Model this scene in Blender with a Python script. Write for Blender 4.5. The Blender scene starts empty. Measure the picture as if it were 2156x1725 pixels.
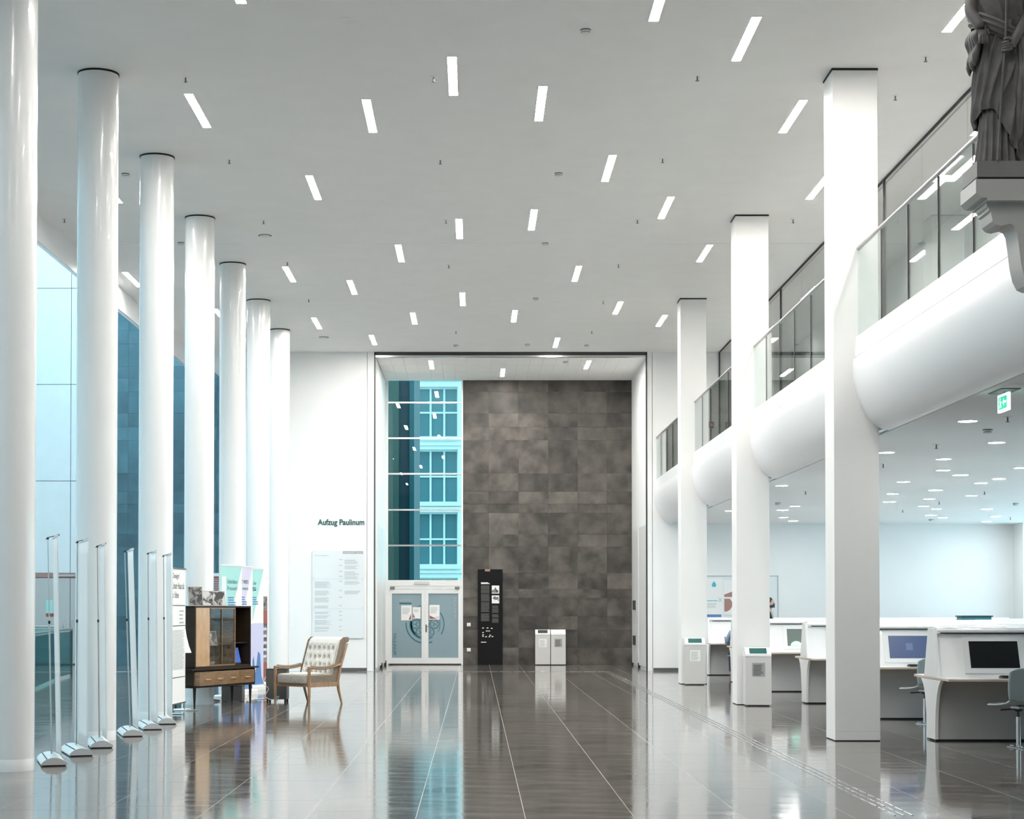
import bpy, math, random
from mathutils import Vector, Matrix, noise
R = random.Random(7)
PI = math.pi
C = bpy.context.scene.collection
SC = bpy.context.scene

# ------------------------------------------------------------------ camera, world, exposure
cam_d = bpy.data.cameras.new('camera'); cam = bpy.data.objects.new('camera', cam_d); C.objects.link(cam)
cam_d.sensor_width = 36; cam_d.sensor_fit = 'HORIZONTAL'; cam_d.lens = 3800/2156*36
cam_d.shift_x = (1078-1001.6)/2156; cam_d.shift_y = (1200.6-862.5)/2156
cam_d.clip_end = 400
cam.location = (0, 0, 1.5); cam.rotation_euler = (PI/2+0.021, 0, 0)
SC.camera = cam
w = bpy.data.worlds.new('sky'); SC.world = w; w.use_nodes = True
bg = w.node_tree.nodes['Background']
bg.inputs[0].default_value = (0.82, 0.94, 1.0, 1); bg.inputs[1].default_value = 2.7
SC.view_settings.view_transform = 'Standard'; SC.view_settings.look = 'None'
SC.view_settings.exposure = 0.9; SC.view_settings.gamma = 1
STRIP = 95.0      # ceiling slot lights
DOWN = 70.0       # round downlights

# ------------------------------------------------------------------ materials
M = {}
def mat(name, col, rough=.5, metal=0, spec=.5, em=None, es=0, var=0, vscale=3, stretch=(1,1,1), rand=0, bump=0, bscale=40, coat=0, coords='Object'):
    m = bpy.data.materials.new(name); m.use_nodes = True; nt = m.node_tree; N = nt.nodes; L = nt.links
    b = N['Principled BSDF']
    b.inputs['Base Color'].default_value = (*col, 1); b.inputs['Roughness'].default_value = rough
    b.inputs['Metallic'].default_value = metal; b.inputs['Specular IOR Level'].default_value = spec
    b.inputs['Coat Weight'].default_value = coat
    if em: b.inputs['Emission Color'].default_value = (*em, 1); b.inputs['Emission Strength'].default_value = es
    if var or bump or rand:
        tc = N.new('ShaderNodeTexCoord'); mp = N.new('ShaderNodeMapping'); mp.inputs['Scale'].default_value = stretch
        L.new(tc.outputs[coords], mp.inputs[0])
        src = None
        if rand:
            oi = N.new('ShaderNodeObjectInfo'); src = oi.outputs['Random']
            add = N.new('ShaderNodeVectorMath'); add.operation = 'ADD'; cmb = N.new('ShaderNodeMath'); cmb.operation = 'MULTIPLY'; cmb.inputs[1].default_value = 37
            L.new(src, cmb.inputs[0]); L.new(mp.outputs[0], add.inputs[0]); L.new(cmb.outputs[0], add.inputs[1]); vec = add.outputs[0]
        else: vec = mp.outputs[0]
        if var or rand:
            nz = N.new('ShaderNodeTexNoise'); nz.inputs['Scale'].default_value = vscale; nz.inputs['Detail'].default_value = 6
            L.new(vec, nz.inputs['Vector'])
            mr = N.new('ShaderNodeMapRange'); mr.inputs['From Min'].default_value = .3; mr.inputs['From Max'].default_value = .7
            mr.inputs['To Min'].default_value = 1-var; mr.inputs['To Max'].default_value = 1+var
            L.new(nz.outputs[0], mr.inputs[0]); val = mr.outputs[0]
            if rand:
                m2 = N.new('ShaderNodeMapRange'); m2.inputs['To Min'].default_value = 1-rand; m2.inputs['To Max'].default_value = 1+rand; L.new(src, m2.inputs[0])
                mu = N.new('ShaderNodeMath'); mu.operation = 'MULTIPLY'; L.new(val, mu.inputs[0]); L.new(m2.outputs[0], mu.inputs[1]); val = mu.outputs[0]
            vm = N.new('ShaderNodeVectorMath'); vm.operation = 'SCALE'; vm.inputs[0].default_value = col; L.new(val, vm.inputs['Scale'])
            L.new(vm.outputs[0], b.inputs['Base Color'])
        if bump:
            n2 = N.new('ShaderNodeTexNoise'); n2.inputs['Scale'].default_value = bscale; n2.inputs['Detail'].default_value = 4; L.new(vec, n2.inputs['Vector'])
            bp = N.new('ShaderNodeBump'); bp.inputs['Strength'].default_value = bump; bp.inputs['Distance'].default_value = .01
            L.new(n2.outputs[0], bp.inputs['Height']); L.new(bp.outputs[0], b.inputs['Normal'])
    M[name] = m; return m
def glass(name, tint, ior=1.5, rough=0.0, dirt=0.0):
    m = bpy.data.materials.new(name); m.use_nodes = True; nt = m.node_tree; N = nt.nodes; L = nt.links
    N.remove(N['Principled BSDF']); out = N['Material Output']
    t = N.new('ShaderNodeBsdfTransparent'); t.inputs[0].default_value = (*tint, 1)
    g = N.new('ShaderNodeBsdfGlossy'); g.inputs['Roughness'].default_value = rough
    ge = N.new('ShaderNodeNewGeometry'); dt = N.new('ShaderNodeVectorMath'); dt.operation = 'DOT_PRODUCT'; L.new(ge.outputs['Normal'], dt.inputs[0]); L.new(ge.outputs['Incoming'], dt.inputs[1])
    q = dt.outputs['Value']
    for op, v in (('ABSOLUTE', None), ('SUBTRACT', 1), ('POWER', 5), ('MULTIPLY', .96), ('ADD', .04)):       # Schlick's curve, the same from both faces of the pane
        k = N.new('ShaderNodeMath'); k.operation = op
        if op == 'SUBTRACT': k.inputs[0].default_value = 1; L.new(q, k.inputs[1])
        else:
            L.new(q, k.inputs[0])
            if v: k.inputs[1].default_value = v
        q = k.outputs[0]
    mx = N.new('ShaderNodeMixShader'); L.new(q, mx.inputs[0]); L.new(t.outputs[0], mx.inputs[1]); L.new(g.outputs[0], mx.inputs[2])
    last = mx.outputs[0]
    if dirt:
        d = N.new('ShaderNodeBsdfDiffuse'); d.inputs[0].default_value = (.8, .85, .85, 1); m2 = N.new('ShaderNodeMixShader'); m2.inputs[0].default_value = dirt
        L.new(last, m2.inputs[1]); L.new(d.outputs[0], m2.inputs[2]); last = m2.outputs[0]
    L.new(last, out.inputs[0]); M[name] = m; return m
mat('white_wall', (.86, .86, .85), .6, var=.012, vscale=1.5, bump=.02, bscale=120)
mat('ceiling_white', (.90, .885, .865), .8, var=.015, vscale=2)
mat('lower_ceiling', (.88, .88, .87), .8)
mat('column_paint', (.86, .86, .85), .22, coat=.3)
mat('pier_paint', (.84, .835, .82), .5, var=.01)
mat('shadow_black', (.015, .015, .015), .7)
mat('balcony_white', (.84, .85, .86), .3)
mat('panel_blue', (.74, .77, .78), .45, var=.02)
mat('door_grey', (.50, .49, .48), .4)
mat('stone_wall', (.078, .069, .060), .55, var=.62, vscale=2.3, rand=.30, bump=.25, bscale=9)
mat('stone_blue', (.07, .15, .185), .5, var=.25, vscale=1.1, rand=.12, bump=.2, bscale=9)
mat('stone_joint', (.03, .028, .025), .8)
mat('grout', (.50, .48, .45), .25)
mat('basalt', (.10, .10, .10), .5)
mat('steel', (.55, .56, .57), .25, metal=1)
mat('chrome', (.75, .76, .78), .12, metal=1)
mat('rail_steel', (.42, .42, .42), .3, metal=.8)
mat('dark_steel', (.06, .062, .06), .4, metal=.4)
mat('cap_silver', (.80, .81, .82), .3, metal=.5)
mat('alu_white', (.80, .80, .79), .35)
mat('lamp', (1, 1, 1), .5, em=(1, .965, .92), es=STRIP)
mat('down_lamp', (1, 1, 1), .5, em=(1, .99, .97), es=DOWN)
mat('frosted', (.25, .35, .39), .38, var=.05, vscale=1.2)
mat('paper', (.86, .86, .84), .7)
mat('paper_bluish', (.76, .80, .82), .6)  # even pale bluish white for boards and panels
mat('ink_dark', (.025, .03, .03), .6)
mat('ink_green', (.005, .09, .09), .5)
mat('ink_teal', (.02, .14, .18), .4)
mat('ink_grey', (.42, .45, .46), .6)
mat('print_dim', (.13, .13, .125), .6)
mat('ink_light', (.42, .46, .47), .6)
mat('print_red', (.33, .10, .08), .6)
mat('print_brown', (.40, .22, .19), .6)
mat('print_blue', (.10, .22, .48), .6)
mat('print_lavender', (.60, .62, .82), .6)
mat('print_violet', (.66, .65, .78), .6)
mat('print_turquoise', (.38, .72, .68), .6)
mat('print_cyan', (.08, .52, .62), .6)
mat('board_black', (.004, .005, .005), .6, spec=.2)
mat('bin_grey', (.62, .61, .59), .4)
mat('bin_green', (.02, .11, .10), .35)
mat('bin_dark', (.02, .02, .02), .4)
mat('label_grey', (.35, .35, .34), .5)
mat('wood_dark', (.024, .015, .009), .55, var=.3, vscale=4, stretch=(1, 1, 9), spec=.3)
mat('wood_lining', (.30, .185, .09), .5, var=.3, vscale=3, stretch=(2, 2, 12))
mat('wood_mid', (.22, .13, .062), .4, var=.3, vscale=3, stretch=(2, 2, 12), coat=.3)
mat('wood_light', (.50, .31, .16), .3, var=.15, vscale=3, stretch=(9, 2, 2), coat=.4)
mat('wood_chair', (.33, .20, .11), .35, var=.25, vscale=5, stretch=(6, 6, 2))
mat('ply_edge', (.55, .42, .32), .5)
mat('cream_fabric', (.70, .67, .62), .9, bump=.15, bscale=300)
mat('brown_fabric', (.22, .175, .13), .9, var=.35, vscale=90, bump=.2, bscale=200)
mat('taupe_fabric', (.42, .38, .33), .9, var=.15, vscale=30)
mat('box_grey', (.10, .10, .095), .6)
mat('photo_grey', (.25, .24, .22), .5, var=.9, vscale=14)
mat('photo_dark', (.10, .10, .095), .5, var=.8, vscale=20)
mat('frame_grey', (.45, .42, .38), .5)
mat('screen_blue', (.03, .06, .2), .15, em=(.12, .25, .75), es=.3)
mat('screen_navy', (.02, .03, .08), .3, em=(.12, .19, .36), es=.22)
mat('screen_navy_light', (.03, .05, .1), .3, em=(.2, .28, .5), es=.27)
mat('screen_grey', (.06, .08, .07), .3, em=(.2, .25, .22), es=.25)
mat('screen_glow', (.3, .9, .7), .3, em=(.5, 1, .8), es=.6)
mat('screen_black', (.004, .005, .006), .2)
mat('desk_white', (.85, .85, .84), .25, coat=.2)
mat('desk_grey', (.46, .45, .44), .55, bump=.03)
mat('hood_white', (.88, .88, .87), .12, coat=.5)
mat('key_dark', (.05, .05, .05), .5)
mat('shell_grey', (.38, .45, .46), .35)
mat('pad_grey', (.14, .13, .13), .9)
mat('plastic_black', (.02, .02, .02), .5)
mat('exit_green', (.0, .35, .18), .4, em=(.02, .65, .38), es=.5)
mat('exit_white', (.9, .95, .95), .4, em=(.75, 1, .95), es=.8)
mat('bronze', (.105, .10, .096), .55, var=.35, vscale=7, bump=.3, bscale=25)
mat('plinth_grey', (.19, .185, .18), .6, var=.08)
mat('console_white', (.42, .415, .40), .5)
mat('skin', (.55, .36, .28), .6)
mat('hair', (.05, .04, .03), .8)
mat('shirt_dark', (.01, .04, .045), .8)
mat('denim', (.28, .38, .52), .85, var=.2, vscale=12)
mat('trousers', (.03, .035, .05), .8)
mat('facade_white', (.80, .86, .88), .7, var=.06, vscale=.6)
mat('window_dark', (.10, .22, .26), .1)
mat('facade_dark', (.015, .06, .09), .6)
mat('facade_green', (.07, .13, .12), .6)
mat('street', (.3, .3, .3), .8)
mat('behind_dark', (.25, .25, .24), .8)
mat('inner_wall', (.72, .72, .71), .7)
mat('teal_box', (.05, .25, .3), .5)
mat('red_box', (.3, .05, .04), .5)
mat('cable_white', (.6, .6, .58), .5)
mat('cable_dark', (.05, .05, .05), .5)
def sheet_mat():
    m = mat('sheet', (.86, .87, .87), .7); nt = m.node_tree; N = nt.nodes; L = nt.links
    tr = N.new('ShaderNodeBsdfTranslucent'); tr.inputs[0].default_value = (.9, .92, .92, 1); mx = N.new('ShaderNodeMixShader'); mx.inputs[0].default_value = .5
    L.new(N['Principled BSDF'].outputs[0], mx.inputs[1]); L.new(tr.outputs[0], mx.inputs[2]); L.new(mx.outputs[0], N['Material Output'].inputs[0])
sheet_mat()
def photo_mat(name, lo, hi, sc):
    m = mat(name, (.3, .3, .3), .4); nt = m.node_tree; N = nt.nodes; L = nt.links
    tc = N.new('ShaderNodeTexCoord'); v = N.new('ShaderNodeTexNoise'); v.inputs['Scale'].default_value = sc; v.inputs['Detail'].default_value = 2; v.inputs['Distortion'].default_value = 1.2; L.new(tc.outputs['Object'], v.inputs['Vector'])
    cr = N.new('ShaderNodeValToRGB'); cr.color_ramp.elements[0].position = .42; cr.color_ramp.elements[0].color = (lo, lo*.97, lo*.92, 1); cr.color_ramp.elements[1].position = .56; cr.color_ramp.elements[1].color = (hi, hi*.97, hi*.93, 1)
    L.new(v.outputs[0], cr.inputs[0]); L.new(cr.outputs[0], N['Principled BSDF'].inputs['Base Color'])
photo_mat('photo_grey', .05, .6, 9); photo_mat('photo_dark', .04, .25, 11)
glass('clear_glass', (.90, .95, .94))
glass('edge_glass', (.25, .45, .42))
glass('teal_glass', (.48, .66, .67))
glass('sky_glass', (.80, .95, 1.0))
glass('green_glass', (.62, .88, .85))
glass('side_glass', (.62, .72, .75))
glass('cabinet_glass', (.93, .92, .90), rough=.02)
glass('dark_glass', (.90, .91, .91))
def floor_mat():
    m = mat('floor_stone', (.135, .122, .11), .1); nt = m.node_tree; N = nt.nodes; L = nt.links; b = N['Principled BSDF']
    b.inputs['IOR'].default_value = 1.75
    tc = N.new('ShaderNodeTexCoord'); oi = N.new('ShaderNodeObjectInfo')
    def nz(scale, sx, sy, det):
        mp = N.new('ShaderNodeMapping'); mp.inputs['Scale'].default_value = (sx, sy, 1); L.new(tc.outputs['Object'], mp.inputs[0])
        n = N.new('ShaderNodeTexNoise'); n.inputs['Scale'].default_value = scale; n.inputs['Detail'].default_value = det
        L.new(mp.outputs[0], n.inputs['Vector']); return n.outputs[0]
    cl = nz(1.6, 1, 2.6, 6); pit = nz(5, 1, 2.5, 8)
    r1 = N.new('ShaderNodeMapRange'); r1.inputs['From Min'].default_value = .3; r1.inputs['From Max'].default_value = .7; r1.inputs['To Min'].default_value = .62; r1.inputs['To Max'].default_value = 1.38; L.new(cl, r1.inputs[0])
    r2 = N.new('ShaderNodeMapRange'); r2.inputs['To Min'].default_value = .86; r2.inputs['To Max'].default_value = 1.14; L.new(oi.outputs['Random'], r2.inputs[0])
    r3 = N.new('ShaderNodeMapRange'); r3.inputs['From Min'].default_value = .29; r3.inputs['From Max'].default_value = .33; r3.inputs['To Min'].default_value = .3; r3.inputs['To Max'].default_value = 1; L.new(pit, r3.inputs[0])
    a = N.new('ShaderNodeMath'); a.operation = 'MULTIPLY'; L.new(r1.outputs[0], a.inputs[0]); L.new(r2.outputs[0], a.inputs[1])
    c = N.new('ShaderNodeMath'); c.operation = 'MULTIPLY'; L.new(a.outputs[0], c.inputs[0]); L.new(r3.outputs[0], c.inputs[1])
    v = N.new('ShaderNodeVectorMath'); v.operation = 'SCALE'; v.inputs[0].default_value = (.135, .122, .11); L.new(c.outputs[0], v.inputs['Scale']); L.new(v.outputs[0], b.inputs['Base Color'])
    r4 = N.new('ShaderNodeMapRange'); r4.inputs['From Min'].default_value = .3; r4.inputs['From Max'].default_value = .7; r4.inputs['To Min'].default_value = .05; r4.inputs['To Max'].default_value = .12; L.new(cl, r4.inputs[0]); L.new(r4.outputs[0], b.inputs['Roughness'])
    bp = N.new('ShaderNodeBump'); bp.inputs['Strength'].default_value = .06; bp.inputs['Distance'].default_value = .004; L.new(nz(14, 1, 1, 3), bp.inputs['Height']); L.new(bp.outputs[0], b.inputs['Normal'])
floor_mat()

# ------------------------------------------------------------------ helpers
class MB:
    def __init__(s): s.v = []; s.f = []
    def add(s, vs, fs):
        n = len(s.v); s.v += [tuple(p) for p in vs]; s.f += [tuple(n+i for i in f) for f in fs]; return s
    def box(s, x0, x1, y0, y1, z0, z1):
        return s.add([(x0,y0,z0),(x1,y0,z0),(x1,y1,z0),(x0,y1,z0),(x0,y0,z1),(x1,y0,z1),(x1,y1,z1),(x0,y1,z1)],
                     [(0,3,2,1),(4,5,6,7),(0,1,5,4),(1,2,6,5),(2,3,7,6),(3,0,4,7)])
    def cbox(s, x0, x1, y0, y1, z0, z1, c=.006):           # box with chamfered vertical edges and top
        P = [(x0+c,y0),(x1-c,y0),(x1,y0+c),(x1,y1-c),(x1-c,y1),(x0+c,y1),(x0,y1-c),(x0,y0+c)]
        Q = [(min(max(x,x0+c),x1-c), min(max(y,y0+c),y1-c)) for x, y in P]
        vs = [(x,y,z0) for x,y in P]+[(x,y,z1-c) for x,y in P]+[(x,y,z1) for x,y in Q]
        fs = [tuple(reversed(range(8)))]
        for r in (0, 8): fs += [(r+i, r+(i+1)%8, r+8+(i+1)%8, r+8+i) for i in range(8)]
        fs.append(tuple(range(16, 24))); return s.add(vs, fs)
    def prism(s, poly, ax, a0, a1):                        # poly: 2-D points in the other two axes (order x,y,z without ax)
        n = len(poly)
        def P(p, a): return {'x': (a,p[0],p[1]), 'y': (p[0],a,p[1]), 'z': (p[0],p[1],a)}[ax]
        vs = [P(p, a0) for p in poly]+[P(p, a1) for p in poly]
        return s.add(vs, [tuple(range(n)), tuple(reversed(range(n, 2*n)))]+[(i, n+i, n+(i+1)%n, (i+1)%n) for i in range(n)])
    def cyl(s, p0, p1, r0, r1=None, n=16, cap=True):
        r1 = r0 if r1 is None else r1; p0 = Vector(p0); p1 = Vector(p1); d = (p1-p0).normalized()
        u = d.orthogonal().normalized(); w_ = d.cross(u)
        vs = [p+u*(r*math.cos(2*PI*i/n))+w_*(r*math.sin(2*PI*i/n)) for p, r in ((p0,r0),(p1,r1)) for i in range(n)]
        fs = [(i, (i+1)%n, n+(i+1)%n, n+i) for i in range(n)]
        if cap: fs += [tuple(reversed(range(n))), tuple(range(n, 2*n))]
        return s.add(vs, fs)
    def tube(s, pts, r, n=8):
        pts = [Vector(p) for p in pts]; rs = r if isinstance(r, (list, tuple)) else [r]*len(pts); vs = []; u = None
        for k, p in enumerate(pts):
            d = (pts[min(k+1, len(pts)-1)]-pts[max(k-1, 0)]).normalized()
            u = d.orthogonal().normalized() if u is None else (u-d*u.dot(d)).normalized()
            w_ = d.cross(u); vs += [p+u*(rs[k]*math.cos(2*PI*i/n))+w_*(rs[k]*math.sin(2*PI*i/n)) for i in range(n)]
        fs = [(k*n+i, k*n+(i+1)%n, (k+1)*n+(i+1)%n, (k+1)*n+i) for k in range(len(pts)-1) for i in range(n)]
        fs += [tuple(reversed(range(n))), tuple(range((len(pts)-1)*n, len(pts)*n))]
        return s.add(vs, fs)
    def lathe(s, prof, c=(0, 0), n=32):                    # prof: (r, z)
        vs = [(c[0]+r*math.cos(2*PI*i/n), c[1]+r*math.sin(2*PI*i/n), z) for r, z in prof for i in range(n)]
        fs = [(k*n+i, k*n+(i+1)%n, (k+1)*n+(i+1)%n, (k+1)*n+i) for k in range(len(prof)-1) for i in range(n)]
        fs += [tuple(reversed(range(n))), tuple(range((len(prof)-1)*n, len(prof)*n))]
        return s.add(vs, fs)
    def grid(s, fn, nu, nv, wrap=False):
        vs = [fn(i/(nu if wrap else nu-1), j/(nv-1)) for j in range(nv) for i in range(nu)]
        return s.add(vs, [(j*nu+i, j*nu+(i+1)%nu, (j+1)*nu+(i+1)%nu, (j+1)*nu+i) for j in range(nv-1) for i in range(nu if wrap else nu-1)])
    def ball(s, c, r, n=16, m=10):
        r = r if isinstance(r, (tuple, list)) else (r, r, r)
        return s.grid(lambda u, v: (c[0]+r[0]*math.sin(PI*max(v, .001))*math.cos(2*PI*u), c[1]+r[1]*math.sin(PI*v)*math.sin(2*PI*u), c[2]-r[2]*math.cos(PI*v)), n, m, True)
    def xf(s, mt): s.v = [tuple(mt @ Vector(p)) for p in s.v]; return s
    def build(s, name, m, parent=None, smooth=None, world=False, keep=False, flip=False):
        vs = s.v; off = Vector((0, 0, 0))
        if parent is None and not keep:
            xs = [p[0] for p in vs]; ys = [p[1] for p in vs]; zs = [p[2] for p in vs]
            off = Vector(((min(xs)+max(xs))/2, (min(ys)+max(ys))/2, min(zs)))
        elif world:
            off = Vector(parent.location); q = parent.parent
            while q: off += Vector(q.location); q = q.parent
        me = bpy.data.meshes.new(name); me.from_pydata([tuple(Vector(p)-off) for p in vs], [], s.f)
        if isinstance(m, str): m = M[m]
        me.materials.append(m)
        import bmesh
        bm = bmesh.new(); bm.from_mesh(me); bmesh.ops.recalc_face_normals(bm, faces=bm.faces); bm.to_mesh(me); bm.free()
        if smooth: me.shade_smooth(); me.set_sharp_from_angle(angle=math.radians(smooth))
        o = bpy.data.objects.new(name, me); C.objects.link(o)
        if parent is None: o.location = off
        else: o.parent = parent
        return o
def tag(o, label, cat, group=None, kind=None):
    o['label'] = label; o['category'] = cat
    if group: o['group'] = group
    if kind: o['kind'] = kind
    return o
def thing(name, label, cat, loc=(0, 0, 0), rz=0, group=None):
    o = bpy.data.objects.new(name, None); C.objects.link(o); o.location = loc; o.rotation_euler = (0, 0, rz); o.empty_display_size = .1
    return tag(o, label, cat, group)
def struct(o): o['kind'] = 'structure'; return o
def sempty(name, loc=(0, 0, 0)):
    o = bpy.data.objects.new(name, None); C.objects.link(o); o.location = loc; o['kind'] = 'structure'; return o
def dup(root, loc, label, rz=None, cat=None):
    r = root.copy(); C.objects.link(r); r.location = loc; r['label'] = label
    if rz is not None: r.rotation_euler = (0, 0, rz)
    for ch in list(root.children):
        c = ch.copy(); C.objects.link(c); c.parent = r
        for g in ch.children:
            d = g.copy(); C.objects.link(d); d.parent = c
    return r
ORD = ['zeroth','first','second','third','fourth','fifth','sixth','seventh','eighth','ninth','tenth','eleventh','twelfth','thirteenth','fourteenth']
def spl(pts, k=6):
    pts = [Vector(p) for p in pts]; P = [pts[0]]+pts+[pts[-1]]; out = []
    for i in range(1, len(P)-2):
        for j in range(k):
            t = j/k; a, b_, c, d = P[i-1:i+3]; out.append(.5*((2*b_)+(c-a)*t+(2*a-5*b_+4*c-d)*t*t+(3*b_-a-3*c+d)*t**3))
    return out+[pts[-1]]
def splr(rs, k=6): return [max(.001, v.x) for v in spl([(r_, 0, 0) for r_ in rs], k)]
def text_mb(txt, w_, h_, thick=.002, bold=.012):
    """lettering as a mesh in the XZ plane, front towards -Y, lower left at the origin, fitted to w_ x h_ (h_: full height of the glyph box)"""
    cu = bpy.data.curves.new('t', 'FONT'); cu.body = txt; cu.size = 1; cu.extrude = 0; cu.offset = bold; cu.resolution_u = 3
    o = bpy.data.objects.new('t', cu); C.objects.link(o); dg = bpy.context.evaluated_depsgraph_get(); dg.update()
    me = bpy.data.meshes.new_from_object(o.evaluated_get(dg)); b = MB()
    vs = [v.co.copy() for v in me.vertices]; fs = [tuple(p.vertices) for p in me.polygons]
    bpy.data.objects.remove(o); bpy.data.meshes.remove(me)
    x0 = min(v.x for v in vs); x1 = max(v.x for v in vs); y0 = min(v.y for v in vs); y1 = max(v.y for v in vs)
    b.add([((v.x-x0)/(x1-x0)*w_, -thick, (v.y-y0)/(y1-y0)*h_) for v in vs], fs); return b
def lines_mb(b, x0, x1, z0, z1, n, y, seed=0, fill=.45, ragged=.3):
    r = random.Random(seed); dz = (z1-z0)/n
    for i in range(n):
        L_ = (x1-x0)*(1-ragged*r.random()); z = z1-dz*(i+1); b.box(x0, x0+L_, y-.001, y, z, z+dz*fill)
    return b

# ------------------------------------------------------------------ setting: floor
H = 7.624; YW = 43.08; YB = 47.72; XL = -6.785
fl = sempty('floor')
MB().box(-13.6, 13.0, -3.2, 48.2, -.25, -.0012).build('screed', 'grout', fl, world=True)
tiles = []
k0 = -16
for k in range(k0, 19):
    x = -1.21+.782*k; rr = random.Random(100+k); y = 9.6+rr.random()*1.6
    if k == 2: y = 14.48-1.6-2.2
    while y < 47.7:
        ln = rr.choice((1.6, 1.9, 2.25)); tiles.append((x, max(y, 9.6), min(y+ln, 47.72))); y += ln
tiles.sort(key=lambda t: (abs(t[0]+.39 - (0 if abs(t[0]) < 5.3 else t[0]*0)) > 5.2, t[1]/ (1.0)))
near = [t for t in tiles if -5.4 < t[0] < 4.8][:290]; ns = set(near)
far = [t for t in tiles if t not in ns and t[0] > -13.4 and t[0] < 12.0]
for (x, a, b_) in near:
    MB().box(x+.0025, x+.7795, a+.0025, b_-.0025, -.02, 0).xf(Matrix.Translation((-x-.39, -(a+b_)/2, 0))).build('floor_tile', 'floor_stone', fl).location = (x+.39, (a+b_)/2, 0)
fm = MB()
for (x, a, b_) in far: fm.box(max(x, -13.4)+.0025, min(x+.7795, 12.82), a+.0025, b_-.0025, -.02, 0)
fm.box(-13.4, 12.82, -3.1, 9.59, -.02, 0)
fo = fm.build('tiles_beyond', 'floor_stone', fl); fo['kind'] = 'stuff'

# ceiling with its fine joint, the fascia along the light well
cl = sempty('ceiling', (0, 20, H))
MB().box(XL, 13.0, -3.2, 30.165, H, H+.25).build('slab_panel', 'ceiling_white', cl, world=True)
MB().box(XL, 13.0, 30.18, YW+.01, H, H+.25).build('slab_panel', 'ceiling_white', cl, world=True)
MB().box(XL, -2.45, YW+.01, YB+.1, H, H+.25).build('slab_panel', 'ceiling_white', cl, world=True)
MB().box(XL, 13.0, 30.16, 30.19, H+.01, H+.2).build('joint_strip', 'plinth_grey', cl, world=True)
struct(MB().prism([(XL, 7.19), (XL-.03, 7.19), (XL-.16, 7.25), (XL-.22, 7.4), (XL-.22, 13.6), (XL, 13.6)], 'y', -3.2, 46.1).build('trim_1', 'balcony_white'))

# end wall in white, left and right of the portal
pw = sempty('wall_back', (0, YW, 0))
MB().box(-5.95, -2.60, YW, YW+.25, 0, H).build('plaster_panel', 'white_wall', pw, world=True)
MB().box(-2.588, -2.43, YW-.012, YW+.25, 0, H).build('portal_jamb', 'white_wall', pw, world=True)
MB().box(4.10, 4.215, YW-.012, YW+.25, 0, H).build('portal_jamb', 'white_wall', pw, world=True)
MB().box(4.228, 13.0, YW, YW+.25, 0, H).build('plaster_panel', 'white_wall', pw, world=True)
for x0, x1, z0, z1 in ((-2.43, -2.40, 0, H), (4.07, 4.10, 0, H), (-2.43, 4.10, 7.545, H)):
    MB().box(x0, x1, YW-.02, YW+.06, z0, z1).build('steel_edge', 'dark_steel', pw, world=True)
MB().box(-2.40, 4.07, YW-.015, YW+.07, 7.50, 7.545).build('steel_track', 'steel', pw, world=True)
struct(MB().box(-3.45, -2.60, YW-.015, YW, 0, .07).build('baseboard_left', 'basalt'))
struct(MB().box(4.24, 4.86, YW-.015, YW, 0, .07).build('baseboard_right', 'basalt'))
# niche: side walls with folded tall leaves, panelled ceiling
for side, x, sgn in (('left', -2.40, -1), ('right', 4.13, 1)):
    n = sempty('wall_niche_'+side, (x, 45, 0))
    MB().box(min(x, x+sgn*.3), max(x, x+sgn*.3), YW+.06, YB+.3, 0, H).build('plaster_panel', 'white_wall', n, world=True)
    for y0, y1, zt in ((43.35, 45.3, 3.52), (45.5, 47.3, 3.5)):
        MB().box(min(x, x-sgn*.035), max(x, x-sgn*.035), y0, y1, .07, zt).build('folded_leaf', 'alu_white', n, world=True)
        MB().box(min(x, x-sgn*.06), max(x, x-sgn*.06), y1, y1+.05, 0, .12).build('floor_bolt', 'plastic_black', n, world=True)
    if side == 'right':
        for z in (.55, 1.45): MB().box(x-.09, x, 46.2, 46.5, z, z+.24).build('leaf_hinge', 'dark_steel', n, world=True)
nc = sempty('ceiling_niche', (.85, 45.4, 7.533))
MB().box(-2.6, 4.3, YW+.08, YB+.3, 7.56, 7.8).build('slab_panel', 'ceiling_white', nc, world=True)
for j, (y0, y1) in enumerate(((43.18, 44.75), (44.76, 46.25), (46.26, 47.7))):
    for i in range(21):
        x = -2.39+i*.3105; MB().box(x+.002, x+.3085, y0, y1-.004, 7.533, 7.556).build('ceiling_panel', 'ceiling_white', nc, world=True)

# dark stone wall at the back of the niche, slab by slab
rows = [0, .45, .925, 1.28, 1.763, 2.0, 2.42, 3.12, 3.446, 4.015, 4.25, 4.577, 5.06, 5.94, 6.29, 6.654, 7.224, 7.535]
colsx = [-.335, .344, 1.132, 1.917, 2.694, 3.475, 4.13]
def slabs(parent, xs, zs, y, seed, m='stone_wall'):
    r = random.Random(seed)
    for i in range(len(xs)-1):
        for j in range(len(zs)-1):
            d = r.random()*.006; x0, x1, z0, z1 = xs[i], xs[i+1], zs[j], zs[j+1]
            o = MB().box(-(x1-x0)/2+.0015, (x1-x0)/2-.0015, -.02-d, .01, .0015, z1-z0-.0015).build('stone_slab', m, parent)
            o.location = Vector(((x0+x1)/2, y, z0))-parent.location
sw = sempty('wall_stone', (1.9, YB, 0))
MB().box(-.34, 4.3, YB+.008, YB+.3, 0, 7.6).build('backing', 'stone_joint', sw, world=True)
slabs(sw, colsx, rows, YB, 3)

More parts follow.
